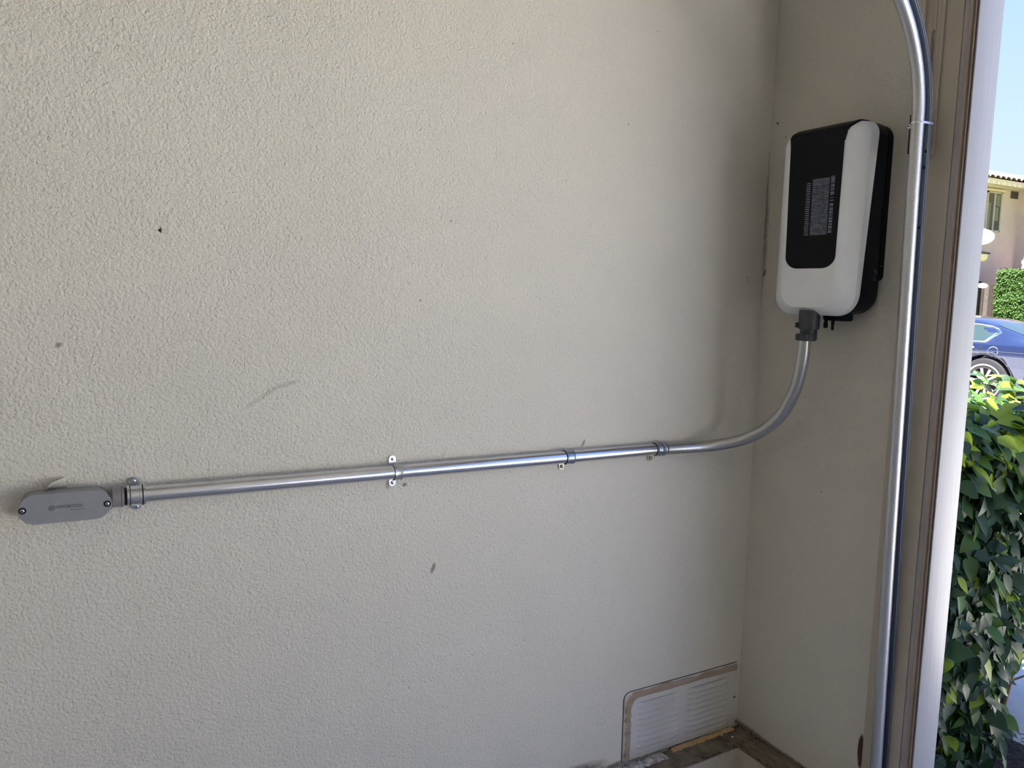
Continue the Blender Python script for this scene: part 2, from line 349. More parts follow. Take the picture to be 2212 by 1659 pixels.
tag(b.build('plaster_crumb', 'efflor', None, 40), 'small white crumb lying on the ledge near the corner', 'debris')

# nail holes and the old anchor hole in the long wall
def hole(u, v, rad):
    p = at(u, v, 1, 0.0); b = MB()
    n = 10; ring = [(p.x+rad*math.cos(2*PI*k/n)*rc.uniform(.7, 1.2), -0.0006, p.z+rad*math.sin(2*PI*k/n)*rc.uniform(.8, 1.3)) for k in range(n)]
    b.add(ring+[(p.x, 0.004, p.z)], [(k, (k+1) % n, n) for k in range(n)])
    return sub('nail_hole', b, 'dirt', wall_left, 0)
for (u, v, rr) in ((105, 298, .0022), (245, 243, .0017), (674, 275, .0017), (1222, 390, .0018), (437, 85, .0009), (166, 125, .0010), (872, 1048, .0018), (1420, 68, .001), (1615, 607, .003), (1021, 1414, .0015), (1131, 1383, .0015), (1102, 1018, .0012), (364, 892, .001)):
    hole(u, v, rr)
p = at(348, 497, 1, 0.0)
b = MB()
for k in range(26):
    a = rc.uniform(0, 2*PI); d = rc.uniform(0, 0.0048); q = Vector((p.x+d*math.cos(a), -0.0005, p.z+d*math.sin(a))); s = rc.uniform(.0006, .0019)
    b.add([q+Vector((s*math.cos(t), -rc.uniform(0, .001), s*math.sin(t))) for t in (0, 1.6, 3.1, 4.6)], [(0, 1, 2, 3)])
sub('anchor_hole', b, 'dirt', wall_left, 0, label='crumbled anchor hole in the wall')
b = MB(); b.lathe((p.x+0.004, 0.001, p.z-0.001), (0, -1, 0), [(0, .005), (.0022, .0042), (.0024, .003), (.0012, .001)], 12)
sub('plaster_chip', b, 'paint_flake', wall_left)

# ------------------------------------------------------------------ straight conduit on the wall
ZR = 0.0148; YC = -0.0178
def cz(x): return 0.8785+(x+1.55)*(0.857-0.8785)/1.19
b = MB(); b.tube([(x, YC, cz(x)) for x in (-1.578, -1.2, -0.8, -0.345)], ZR, 48)
tag(b.build('steel_conduit', 'emt'), 'long straight shiny steel conduit running along the wall', 'pipe')
# bent conduit from the wall up to the inverter
A0 = Vector((-0.355, -0.0178, 0.8566)); A1 = Vector((-0.07, -0.0175, 0.842)); A3 = Vector((-0.115, -0.245, 1.142)); A2 = Vector((-0.115, -0.245, 0.89))
pts = [A0*(1-t)**3+A1*3*t*(1-t)**2+A2*3*t*t*(1-t)+A3*t**3 for t in [i/40 for i in range(41)]]
b = MB(); b.tube(pts+[Vector((-0.115, -0.245, 1.16))], 0.0149, 40)
bend = tag(b.build('bent_conduit', 'emt_bend'), 'dull steel conduit bending up from the wall to the inverter', 'pipe')
b = MB()
for k in range(2): b.lathe(A0+Vector((0.045+0.008*k, 0, -0.0022)), (1, 0, -0.03), [(0, .0149), (.001, .0153), (.003, .0153), (.004, .0149)], 40)
sub('bend_ring', b, 'emt_bend', bend)

def band(x, cy, cz_, r0, wdt, a0, a1, th=0.0012, n=28, lip=0.0):
    """a curved strip around a pipe that runs along X; angles measured in the YZ plane from -Y"""
    b = MB(); rings = []
    for i in range(n+1):
        a = a0+(a1-a0)*i/n; dy, dz = -math.cos(a), math.sin(a)
        pr = [(-wdt/2, r0), (-wdt/2, r0+th+lip), (-wdt/2+0.0015, r0+th+lip), (-wdt/2+0.003, r0+th), (0, r0+th*1.25), (wdt/2-0.003, r0+th), (wdt/2-0.0015, r0+th+lip), (wdt/2, r0+th+lip), (wdt/2, r0)]
        rings.append([Vector((x+q, cy+dy*rr, cz_+dz*rr)) for q, rr in pr])
    b.rings(rings); return b
def screw(pt, nrm, rad, parent, m='zinc', name='screw'):
    b = MB(); b.lathe(pt, nrm, [(0, rad), (rad*.35, rad*1.02), (rad*.75, rad*.8), (rad*.85, rad*.45)], 20)
    o = sub(name, b, m, parent)
    b = MB(); q = Vector(pt)+Vector(nrm).normalized()*rad*.86
    b.lathe(q, nrm, [(0, rad*.38), (.0001, rad*.38)], 8); sub('socket', b, 'black_metal', o, 0)
    return o
def strap(x, label, top, bottom, dark=False, wdt=0.017, lip=0.0006, xt=-0.004):
    z0 = cz(x); t = thing('pipe_strap', (x, 0, z0), label, 'pipe strap', 'straps holding the conduit')
    m = 'zinc' if not dark else 'zinc_dark'
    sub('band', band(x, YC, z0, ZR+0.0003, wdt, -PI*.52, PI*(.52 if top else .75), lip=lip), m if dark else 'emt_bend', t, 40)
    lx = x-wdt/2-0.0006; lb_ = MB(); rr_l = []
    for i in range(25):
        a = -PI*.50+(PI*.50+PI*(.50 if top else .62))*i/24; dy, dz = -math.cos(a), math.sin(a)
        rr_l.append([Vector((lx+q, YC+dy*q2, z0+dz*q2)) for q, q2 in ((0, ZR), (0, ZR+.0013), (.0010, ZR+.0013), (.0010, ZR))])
    lb_.rings(rr_l); sub('shadow_arc', lb_, 'gap', t, 40)  # black arc painted in as the shadow gap beside the band
    def tab(sgn, mm):
        b = MB(); y1 = -0.0005; y0 = -0.0032
        c = z0+sgn*(ZR+0.0105); pr = []
        for k in range(9):
            a = PI*k/8; pr.append((x+xt+0.0075*math.cos(a), c+sgn*0.0075*math.sin(a)))
        pr += [(x+xt-0.0075, z0+sgn*(ZR-0.001)), (x+xt+0.0075, z0+sgn*(ZR-0.001))]
        b.rings([[Vector((q, y, z)) for q, z in pr] for y in (y0, y1)])
        o = sub('tab', b, mm, t, 40, label=None); return c
    if top: c = tab(1, 'zinc'); screw((x+xt, -0.0032, c), (0, -1, 0), 0.0034, t)
    if bottom: c = tab(-1, 'brass' if dark else 'zinc'); screw((x+xt, -0.0032, c), (0, -1, 0), 0.0045 if dark else 0.0038, t, 'brass' if dark else 'zinc')
    return t
strap(-1.064, 'bright strap with two screw tabs at the middle of the long conduit', True, True)
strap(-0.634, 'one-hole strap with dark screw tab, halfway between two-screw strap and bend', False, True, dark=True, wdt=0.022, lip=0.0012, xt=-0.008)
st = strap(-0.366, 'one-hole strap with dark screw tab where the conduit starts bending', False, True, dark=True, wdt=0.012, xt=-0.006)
# coupling at the start of the bend
t = thing('pipe_coupling', (-0.35, 0, cz(-0.35)), 'grey steel coupling joining the straight conduit and the bend', 'pipe fitting')
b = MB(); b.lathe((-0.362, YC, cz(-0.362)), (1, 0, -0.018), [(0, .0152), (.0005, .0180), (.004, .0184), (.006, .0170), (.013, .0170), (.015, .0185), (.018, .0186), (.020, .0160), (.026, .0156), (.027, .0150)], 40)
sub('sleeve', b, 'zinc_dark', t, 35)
# crimped texture on the third strap
# connector at the conduit body
t = thing('conduit_connector', (-1.56, 0, cz(-1.56)), 'shiny steel set-screw connector beside the grey conduit body', 'pipe fitting')
b = MB(); b.lathe((-1.592, YC-0.004, cz(-1.592)+0.0005), (1, 0, -0.01), [(0, .0175), (.014, .0175), (.0145, .0185), (.0165, .0185), (.017, .0170), (.0185, .0170)], 40)
sub('hub', b, 'conduit_hub', t, 35, label='taupe grey hub')
b = MB(); b.lathe((-1.5745, YC-0.003, cz(-1.57)), (1, 0, -0.01), [(0, .0150), (.003, .0150), (.0031, .0160), (.006, .0160)], 40)
sub('gasket', b, 'black_metal', t, 35, label='black gasket')
b = MB(); b.lathe((-1.570, YC-0.002, cz(-1.57)), (1, 0, -0.012), [(0, .0178), (.001, .0196), (.004, .0196), (.005, .0184), (.020, .0184), (.021, .0200), (.0235, .0200), (.024, .0172), (.0262, .0172), (.0267, .0200), (.030, .0200), (.0305, .0150)], 40)
sub('sleeve', b, 'zinc', t, 35)
for xg, rg_ in ((-1.5648, .0186), (-1.5452, .0178)):
    b = MB(); b.lathe((xg, YC-0.002, cz(-1.56)), (1, 0, -0.012), [(0, rg_-.001), (.0001, rg_), (.0013, rg_), (.0014, rg_-.001)], 40); sub('groove', b, 'gap', t, 35)
for sg in (1, -1):
    zt = cz(-1.556)+sg*0.0235; b = MB()
    xx = -1.5565 if sg > 0 else -1.5535
    pr = [(xx+0.0085*math.cos(2*PI*k/12)*(1 if abs(math.cos(2*PI*k/12)) < .8 else 1), zt+0.006*math.sin(2*PI*k/12)) for k in range(12)]
    b.rings([[Vector((q, y, z)) for q, z in pr] for y in (-0.006, -0.0005)]); sub('tab', b, 'zinc_dark', t, 40)
    screw((xx, -0.006, zt), (0, -1, 0), 0.0036, t)

# ------------------------------------------------------------------ grey conduit body
t = thing('junction_fitting', (-1.66, 0, 0.876), 'grey oval conduit body with embossed screwed cover at the left end of the pipe', 'conduit body')
U = Vector((0.9997, 0, -0.0235)).normalized(); V3 = Vector((0, 0, 1)) - U*U.z; V3.normalize()
BC = Vector((-1.662, 0, 0.8775))
def stadium(L_, R_, y, off=(0, 0), n=14):
    out = []
    for k in range(n+1):
        a = -PI/2+PI*k/n; out.append(BC+U*(L_/2-R_+R_*math.cos(a)+off[0])+V3*(R_*math.sin(a)+off[1])+Vector((0, y, 0)))
    for k in range(n+1):
        a = PI/2+PI*k/n; out.append(BC+U*(-L_/2+R_+R_*math.cos(a)+off[0])+V3*(R_*math.sin(a)+off[1])+Vector((0, y, 0)))
    return out
b = MB(); b.rings([stadium(.130, .0215, -0.0005), stadium(.1335, .0236, -0.006), stadium(.1345, .0243, -0.034), stadium(.1350, .0247, -0.0405), stadium(.1345, .0246, -0.0415)])
sub('body', b, 'conduit_body', t, 35)
b = MB(); b.rings([stadium(.1355, .0250, -0.0420), stadium(.1362, .0253, -0.0424), stadium(.1362, .0253, -0.0448), stadium(.1350, .0248, -0.0456)])
cov = sub('cover', b, 'conduit_body', t, 25)
for s in (-1, 1):
    q = BC+U*(s*0.0615)+Vector((0, -0.0457, 0)); 
    b = MB(); b.lathe(q, (0, -1, 0), [(0, .0056), (.0004, .0056)], 20); sub('screw_recess', b, 'black_metal', cov, 35)
    screw(q+Vector((0, -0.0004, 0)), (0, -1, 0), 0.0034, cov)
text_mesh('embossed_lettering', 'VIIVOKCLiS', 0.0078, BC+U*0.0055+Vector((0, -0.0457, 0.0012)), U*1.0, V3, (0, -1, 0), 'letter_shade', cov, 0.0009)
b = MB()
q = BC-U*0.0205+Vector((0, -0.0457, 0.0002))
for rr in (0.0046, 0.0030):
    rings = []
    for k in range(24):
        a = 2*PI*k/24; c = q+(U*math.cos(a)+V3*math.sin(a))*rr; dr = (U*math.cos(a)+V3*math.sin(a))
        rings.append([c-dr*.0004, c-dr*.0004+Vector((0, -.0006, 0)), c+dr*.0004+Vector((0, -.0006, 0)), c+dr*.0004])
    b.rings(rings, closed=True)
for k in (-1, 0, 1):
    c = q+U*(k*.0021); d1 = (U*0.5+V3).normalized()
    rings = [[c+d1*(s_*.0028)+U*e+Vector((0, yy, 0)) for e, yy in ((-.0003, 0), (-.0003, -.0006), (.0003, -.0006), (.0003, 0))] for s_ in (-1, 1)]; b.rings(rings)
b.rings([[q+Vector((0, 0, 0))+U*x_+V3*z_+Vector((0, yy, 0)) for z_, yy in ((-.0003, 0), (-.0003, -.0007), (.0003, -.0007), (.0003, 0))] for x_ in (-.0046, .0046)])
sub('embossed_emblem', b, 'letter_shade', cov, 35, label='embossed round emblem')
b = MB(); b.rings([[BC+U*x_+V3*z_+Vector((0, yy, 0)) for z_, yy in ((-.0056, -.0457), (-.0056, -.0465), (-.0045, -.0465), (-.0045, -.0457))] for x_ in (0.007, 0.028)])
sub('embossed_underline', b, 'letter_shade', cov, 35)
# torn flap of wall paint above the body
b = MB(); vs = []
for i in range(8):
    for j in range(4):
        uu = i/7; vv = j/3
        x = -1.690+0.030*uu; z = 0.9005+0.020*vv*(0.35+0.65*uu**0.5)*(1 if i else 0.3); y = -0.003-0.020*(1-uu)*(vv**1.2)-0.001
        vs.append((x, y, z))
b.add(vs, [(i*4+j, i*4+j+1, (i+1)*4+j+1, (i+1)*4+j) for i in range(7) for j in range(3)])
o = b.build('paint_flap', 'paint_flake', None, 60); md = o.modifiers.new('t', 'SOLIDIFY'); md.thickness = 0.0006
tag(o, 'torn curled flap of wall paint above the grey conduit body', 'paint flap')

# ------------------------------------------------------------------ wall inverter
inv = thing('wall_inverter', (0, -0.243, 1.20), 'white and black solar inverter hung on the narrow wall in the corner', 'inverter')
def rrect(y0, y1, z0, z1, rt, rb, x, n=9, shear=0.0, zc=1.42):
    pts = []
    for (cy, cz_, a0, r_) in ((y1-rb, z0+rb, -PI/2, rb), (y1-rt, z1-rt, 0, rt), (y0+rt, z1-rt, PI/2, rt), (y0+rb, z0+rb, PI, rb)):
        for k in range(n+1):
            a = a0+PI/2*k/n; y = cy+r_*math.cos(a); z = cz_+r_*math.sin(a); pts.append(Vector((x+shear*(z-zc), y, z)))
    return pts
IY0, IY1, IZ0, IZ1 = -0.360, -0.128, 1.205, 1.645
SH = 0.075   # the seam leans forward towards the bottom
b = MB()
b.rings([rrect(IY0+.002, IY1-.002, IZ0+.006, IZ1-.004, .036, .050, -0.014), rrect(IY0, IY1, IZ0+.004, IZ1-.001, .034, .050, -0.022),
         rrect(IY0, IY1, IZ0+.002, IZ1-.001, .034, .050, -0.0655, shear=SH)])
hs = sub('housing', b, 'black_plastic', inv, 30, label='black rear housing')
b = MB(); b.rings([rrect(IY0, IY1, 1.288, IZ1-.003, .036, .012, -0.0005), rrect(IY0, IY1, 1.286, IZ1-.003, .036, .012, -0.016)])
sub('wall_bracket', b, 'black_plastic', inv, 30)
b = MB(); b.rings([rrect(IY0+.002, IY1-.002, IZ0+.002, IZ1-.002, .034, .050, -0.0655, shear=SH), rrect(IY0+.002, IY1-.002, IZ0+.002, IZ1-.002, .034, .050, -0.0675, shear=SH)])
sub('seam', b, 'panel_black', inv, 30)
def cov_rings(o=0.0):
    R = [(-0.0673, -0.0006, SH), (-0.0690, -0.0010, SH), (-0.0855, 0.0012, SH*.55), (-0.0885, .0028, SH*.45), (-0.1095, .0215, 0), (-0.1110, .0235, 0), (-0.1192, .0385, 0), (-0.1200, .0410, 0), (-0.1204, .050, 0)]
    return R
rg = [rrect(IY0+i_, IY1-i_, IZ0+i_*.45, IZ1-i_*.55, max(.034-i_*.2, .01), max(.052-i_*.2, .01), x_, shear=s_) for x_, i_, s_ in cov_rings()]
b = MB(); b.rings(rg); sub('front_cover', b, 'white_plastic', inv, 14, label='glossy white front cover')
# black panel following the cover over its top edge
top_prof = [(-0.1209, None)]
b = MB()
PY0, PY1 = -0.3235, -0.1745
def ptop(i_): return IZ1-i_*.55
prof = [(-0.1214, 1.60), (-0.1211, ptop(.041)), (-0.1200, ptop(.0375)), (-0.1120, ptop(.0225)), (-0.1102, ptop(.0200)), (-0.086, ptop(-.0005)), (-0.078, ptop(-.0028)), (-0.066, ptop(-.0030)), (-0.0505, ptop(-.0030))]
# lower rounded part on the flat front
outline = []
n = 10; rb = 0.036
for k in range(n+1): a = PI+PI/2*k/n; outline.append((PY0+.004+rb+rb*math.cos(a), 1.315+rb*.8+rb*.8*math.sin(a)))
for k in range(n+1): a = -PI/2+PI/2*k/n; outline.append((PY1-.004-rb+rb*math.cos(a), 1.315+rb*.8+rb*.8*math.sin(a)))
outline += [(PY1, 1.60), (PY0, 1.60)]
b.rings([[Vector((x, y, z)) for y, z in outline] for x in (-0.1202, -0.1214)], cap0=False)
rs = []
for (x, z) in prof:
    flare = max(0, (z-1.612))*0.25
    rs.append([Vector((x, PY0-flare, z)), Vector((x, PY1+flare, z)), Vector((x+.006, PY1+flare, z-.004)), Vector((x+.006, PY0-flare, z-.004))])
b.rings(rs); panel = sub('front_panel', b, 'panel_black', inv, 40, label='black front panel reaching over the top edge')
# printed stripes (white label print on the panel)
b = MB(); rp_ = random.Random(5); xq = -0.12155
def dash(y0, y1, z, h): b.add([(xq, y0, z), (xq, y1, z), (xq, y1, z+h), (xq, y0, z+h)], [(0, 1, 2, 3)])
zb, zt = 1.3925, 1.5215
N1 = 27
for k in range(N1): dash(-0.2645, -0.2530, zb+(zt-zb-.006)*k/N1, .0017)
N2 = 40
for k in range(N2):
    z = zb+(zt-zb)*k/N2; y = -0.3165
    while y < -0.2705:
        l = rp_.uniform(.014, .046); dash(y, min(y+l, -0.2700), z, rp_.choice((.0012, .0014, .0016))); y += l+.0004
for k in range(38):
    z = zb+.003+(zt-zb)*k/38; l = rp_.random()
    if l < .9: dash(-0.3300, -0.3200, z, rp_.choice((.0008, .0012, .0022)))
off = Vector((0, 0.0225, 0))
b.v = [(x, y+0.0245, z+0.0015*0) for x, y, z in b.v]
sub('printed_label', b, 'print', panel, 0, label='fine pale lines printed in three columns')
# side marks, screw and plugs
text_mesh('side_print', '916', 0.020, (-0.030, IY0-.0004, 1.3075), (0.42, 0, 0), (0, 0, .95), (0, -1, 0), 'print_dim', hs, 0.0001)
text_mesh('side_print', '2 V', 0.009, (-0.031, IY0-.0004, 1.2965), (0.6, 0, 0), (0, 0, .8), (0, -1, 0), 'print_dim', hs, 0.0001)
text_mesh('side_print', 'RANGE', 0.0055, (-0.032, IY0-.0004, 1.2895), (0.75, 0, 0), (0, 0, 1), (0, -1, 0), 'print_dim', hs, 0.0001)
screw((-0.010, IY0-.001+.002, 1.322), (0, -1, 0), 0.0014, hs)
b = MB(); b.rings([rrect(-0.325, -0.262, IZ0-.012, IZ0+.02, .004, .006, x) for x in (-0.05, -0.075)]); sub('connector_plate', b, 'black_plastic', inv)
for (y, l, r0, r1, z_) in ((-0.2705, .026, .0042, .0052, IZ0-.004), (-0.290, .030, .0040, .0034, IZ0-.004)):
    b = MB(); b.lathe((-0.075, y, z_), (0, 0, -1), [(0, r0), (l*.5, r0), (l*.6, r1), (l*.93, r1), (l, r1*.6)], 14); sub('cable_plug', b, 'black_plastic', inv)
# gland between inverter and bent conduit
g = thing('conduit_gland', (-0.115, -0.245, 1.15), 'dark grey threaded conduit gland under the inverter', 'pipe fitting')
b = MB(); b.lathe((-0.100, -0.243, 1.216), (0, 0, -1), [(0, .0245), (.012, .0245), (.045, .0240), (.0455, .0200), (.058, .0198)], 32); sub('body', b, 'gland', g, 35)
b = MB(); b.box(-0.117, -0.097, -0.222, -0.216, 1.174, 1.186); sub('lug', b, 'gland', g)
b = MB(); b.lathe((-0.108, -0.244, 1.160), (0, 0, -1), [(0, .0225), (.001, .0232), (.015, .0232), (.0165, .0215)], 32)
sub('lock_ring', b, 'gland', g, 35)
for k in range(20):
    a = 2*PI*k/20; b = MB(); c = Vector((-0.108+.0234*math.cos(a), -0.244+.0234*math.sin(a), 0)); 
    b.cyl((c.x, c.y, 1.1455), (c.x, c.y, 1.158), .0014, n=6); 
    if k == 0: rib = sub('rib', b, 'gland', g); rme = rib.data
    else:
        o = bpy.data.objects.new('rib', rme); C.objects.link(o); o.parent = g; R = Matrix.Rotation(a, 4, 'Z')
        o.matrix_parent_inverse = Matrix.Translation(-g.location); o.matrix_basis = Matrix.Translation((-0.108, -0.244, 0)) @ R @ Matrix.Translation((0.108, 0.244, 0))

# ------------------------------------------------------------------ louvred vent
vt = thing('louvred_vent', (-0.235, -0.004, 0.005), 'painted metal wall vent with two columns of louvres low in the corner', 'vent')
_a = at(1349, 1500, 1, -0.003); _b = at(1591, 1432, 1, -0.003); _c = at(1345, 1645, 1, -0.003); _d = at(1586.5, 1564, 1, -0.003)
VX0, VX1, VZ0, VZ1 = (_a.x+_c.x)/2, (_b.x+_d.x)/2, _d.z, _b.z
VSL = (_a.z-_b.z+_c.z-_d.z)/2
def vz(x, z): return z  # level
dx = 0.018
# z follows the slight slope of the plate in the photograph
def vs_(x): return -0.020*(x-VX0)/(VX1-VX0)
def VP(x, y, z): return Vector((x, y, z+VSL*(1-(x-VX0)/(VX1-VX0))))
def vrect(x0, x1, z0, z1, y, r=0.02, n=5):
    pts = []
    pts += [VP(x0, y, z0), VP(x1, y, z0), VP(x1, y, z1)]
    for k in range(n+1):
        a = PI/2+PI/2*k/n; pts.append(VP(x0+r+r*math.cos(a), y, z1-r+r*math.sin(a)))
    return pts
# plate with openings: build frame faces as strips around two louvre windows
VW = VX1-VX0
LW = [(VX0+VW*.10, VX0+VW*.455), (VX0+VW*.525, VX0+VW*.905)]; LZ0, LZ1 = VZ0+.013, VZ1-.032; NL = 9; LH = (LZ1-LZ0)/NL
YP = -0.0085
b = MB()
def q4(x0, x1, z0, z1, y=YP): b.add([VP(x0, y, z0), VP(x1, y, z0), VP(x1, y, z1), VP(x0, y, z1)], [(0, 1, 2, 3)])
q4(VX0+.004, LW[0][0], VZ0+.002, LZ1); q4(LW[0][1], LW[1][0], VZ0+.002, LZ1+.0); q4(LW[1][1], VX1-.004, VZ0+.002, LZ1)
q4(LW[0][0], LW[0][1], VZ0+.002, LZ0); q4(LW[1][0], LW[1][1], VZ0+.002, LZ0)
top = [VP(VX0+.004, YP, LZ1), VP(VX1-.004, YP, LZ1), VP(VX1-.004, YP, VZ1-.004)]
for k in range(6):
    a = PI/2+PI/2*k/5; top.append(VP(VX0+.004+.016+.016*math.cos(a), YP, VZ1-.004-.016+.016*math.sin(a)))
b.add(top, [tuple(range(len(top)))])
# turned edge back to the wall
e1 = vrect(VX0+.004, VX1-.004, VZ0+.002, VZ1-.004, YP, .016); e2 = vrect(VX0, VX1, VZ0, VZ1, -0.0035, .019); e3 = vrect(VX0-.001, VX1+.001, VZ0-.001, VZ1+.001, -0.0005, .02)
b.rings([e1, e2, e3], False, False)
def vent_mat():
    m, nt, bs = newmat('painted vent metal with dirt'); L = nt.links.new
    tcn = nt.nodes.new('ShaderNodeTexCoord'); sp = nt.nodes.new('ShaderNodeSeparateXYZ'); L(tcn.outputs['Object'], sp.inputs[0])
    X = sp.outputs['X']; Z = sp.outputs['Z']
    st_ = node(nt, 'ShaderNodeTexNoise', Scale=26.0, Detail=4); mp = mapping(nt, (0.35, 1, 2.5)); L(mp, st_.inputs['Vector'])
    fn = node(nt, 'ShaderNodeTexNoise', Scale=220.0, Detail=3); L(tcn.outputs['Object'], fn.inputs['Vector'])
    # straightened height on the plate
    zz = math_n(nt, 'ADD', Z, math_n(nt, 'MULTIPLY', math_n(nt, 'ADD', X, -VX1), VSL/VW))   # same slope as the plate
    dT = math_n(nt, 'SUBTRACT', VZ1-.014, zz)
    dL = math_n(nt, 'SUBTRACT', X, VX0+.016)
    # distance to a rounded L-shaped path: smooth min of the two
    mn = nt.nodes.new('ShaderNodeMath'); mn.operation = 'SMOOTH_MIN'; L(dT, mn.inputs[0]); L(dL, mn.inputs[1]); mn.inputs[2].default_value = 0.045
    d = math_n(nt, 'ADD', mn.outputs[0], 0.0045)
    d = math_n(nt, 'ADD', d, math_n(nt, 'MULTIPLY', math_n(nt, 'SUBTRACT', st_.outputs['Fac'], 0.5), 0.012))
    k = math_n(nt, 'ABSOLUTE', d); k = math_n(nt, 'LESS_THAN', k, 0.0085)
    k = math_n(nt, 'MULTIPLY', k, math_n(nt, 'ADD', math_n(nt, 'MULTIPLY', st_.outputs['Fac'], 0.9), 0.35)); k = math_n(nt, 'MINIMUM', k, 0.9)
    mx = node(nt, 'ShaderNodeMix', data_type='RGBA'); L(k, mx.inputs['Factor']); mx.inputs['A'].default_value = srgb(206, 204, 200); mx.inputs['B'].default_value = srgb(150, 128, 104)
    # dirt near the foot
    gd = math_n(nt, 'MULTIPLY', math_n(nt, 'MAXIMUM', math_n(nt, 'SUBTRACT', 0.055, zz), 0.0), 14.0)
    gd = math_n(nt, 'MULTIPLY', gd, fn.outputs['Fac']); 
    sk = math_n(nt, 'GREATER_THAN', fn.outputs['Fac'], 0.71); gd = math_n(nt, 'MINIMUM', math_n(nt, 'ADD', gd, math_n(nt, 'MULTIPLY', sk, 0.5)), 0.85)
    m2 = node(nt, 'ShaderNodeMix', data_type='RGBA'); L(gd, m2.inputs['Factor']); L(mx.outputs['Result'], m2.inputs['A']); m2.inputs['B'].default_value = srgb(118, 104, 86)
    L(m2.outputs['Result'], bs.inputs['Base Color']); bs.inputs['Roughness'].default_value = 0.5
    return m
M['vent'] = vent_mat(); M['void'] = mat('shadowed vent throat', srgb(58, 54, 48), .9, var=.1)
b.f = b.f; sub('plate', b, 'vent', vt, 20)
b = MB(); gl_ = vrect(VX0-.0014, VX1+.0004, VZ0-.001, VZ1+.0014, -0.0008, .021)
b.tube(gl_[2:]+[gl_[0]], .0009, 6); sub('edge_shadow', b, 'gap', vt, 60, label='dark line drawn for the shadow gap along the vent edge')  # dark tube stands in for the shadow round the plate
b = MB()
for (x0, x1) in LW: b.add([VP(x0, YP+.0058, LZ0), VP(x1, YP+.0058, LZ0), VP(x1, YP+.0058, LZ1), VP(x0, YP+.0058, LZ1)], [(0, 1, 2, 3)])
for (x0, x1) in LW: b.add([VP(x0, YP, LZ1), VP(x1, YP, LZ1), VP(x1, YP+.0058, LZ1), VP(x0, YP+.0058, LZ1)], [(0, 1, 2, 3)])
sub('backing', b, 'void', vt, 0)
me0 = None
for (x0, x1) in LW:
    for k in range(NL):
        z0 = LZ0+k*LH; nx = 14; vs = []; b = MB()
        # louvre: hinged at the bottom edge, its lip standing proud at the top? (stamped hood, open below)
        rows = [(0.35, .0056), (0.42, .0052), (0.55, .0040), (0.80, .0010), (0.93, -.0022), (1.0, -0.0036)]
        for i in range(nx+1):
            s = i/nx; x = x0+(x1-x0)*s; e = min(1, min(s, 1-s)*nx/2.0); e = e*e*(3-2*e) if e < 1 else 1
            for (tz, dy) in rows:
                vs.append(VP(x, YP+dy*e, z0+LH-(LH*0.90)*(tz if tz > .5 else tz*e)))
            vs.append(VP(x, YP+(-0.0030)*e, z0+LH*0.05)); vs.append(VP(x, YP, z0))
        nr = len(rows)+2
        b.add(vs, [(i*nr+j, i*nr+j+1, (i+1)*nr+j+1, (i+1)*nr+j) for i in range(nx) for j in range(nr-1)])
        sub('louvre', b, 'vent', vt, 40)
for (u, v, m_) in ((1360, 1582, 'zinc_dark'), (1585.5, 1505, 'brass')):
    p = at(u, v, 1, YP); screw((p.x, YP, p.z), (0, -1, 0), 0.0036, vt, m_)

# ------------------------------------------------------------------ door track
tk = thing('door_track', (-0.04, -0.4613, FL), 'galvanised garage door track standing by the jamb and curving inward overhead', 'door track')
TY = -0.4613
path = [(-0.0305, FL), (-0.0315, 0.143), (-0.048, 0.668), (-0.0555, 0.988), (-0.0675, 1.45), (-0.071, 1.60)]
cxr, czr, Rr = -0.071-0.34, 1.62, 0.34
arc = [(cxr+Rr*math.cos(a), czr+Rr*math.sin(a)) for a in [PI/2*k/24 for k in range(25)]]
path = path+arc+[(-1.2, czr+Rr+.01), (-2.9, czr+Rr+.03)]
def sweep(prof, name, m, smooth=35, parent=tk, rng=None, label=None, pth=None):
    """prof: list of (outward offset from the curve centre, y offset)"""
    b = MB(); rings = []
    pp = pth or path
    for i, (x, z) in enumerate(pp):
        a = pp[max(i-1, 0)]; c = pp[min(i+1, len(pp)-1)]; t = Vector((c[0]-a[0], c[1]-a[1])).normalized()
        nrm = Vector((t.y, -t.x))      # towards +X on the upright part
        rings.append([Vector((x+nrm.x*o_, TY+y_, z+nrm.y*o_)) for o_, y_ in prof])
    b.rings(rings); return sub(name, b, m, parent, smooth, label=label)
RT = 0.0128
sweep([(RT*math.cos(2*PI*k/24), RT*math.sin(2*PI*k/24)) for k in range(24)], 'rolled_lip', 'track', 60)
sweep([(0.002, .0100), (.0262, .0100), (.0262, .0112), (.002, .0112)], 'web', 'track_shaded')
sweep([(0.0250, .0110), (.0250, -.0135), (.0262, -.0135), (.0262, .0110)], 'far_flange', 'track_shaded', label='flange coloured darker blue grey for its shade')
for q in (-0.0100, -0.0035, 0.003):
    sweep([(0.0250, q-.0010), (0.0236, q-.0006), (0.0236, q+.0006), (0.0250, q+.0010)], 'flange_rib', 'track_shaded')
for (u, v) in ((2000, 327), (1995.5, 362), (1985, 492)):
    p = at(u, v, 0, -0.046); b = MB(); b.rings([[Vector((x, p.y+dy, p.z+dz)) for dy, dz in ((-.0022, -.003), (.0022, -.003), (.0022, .003), (-.0022, .003))] for x in (-0.0458, -0.0472)]); sub('slot', b, 'gap', tk, 0)
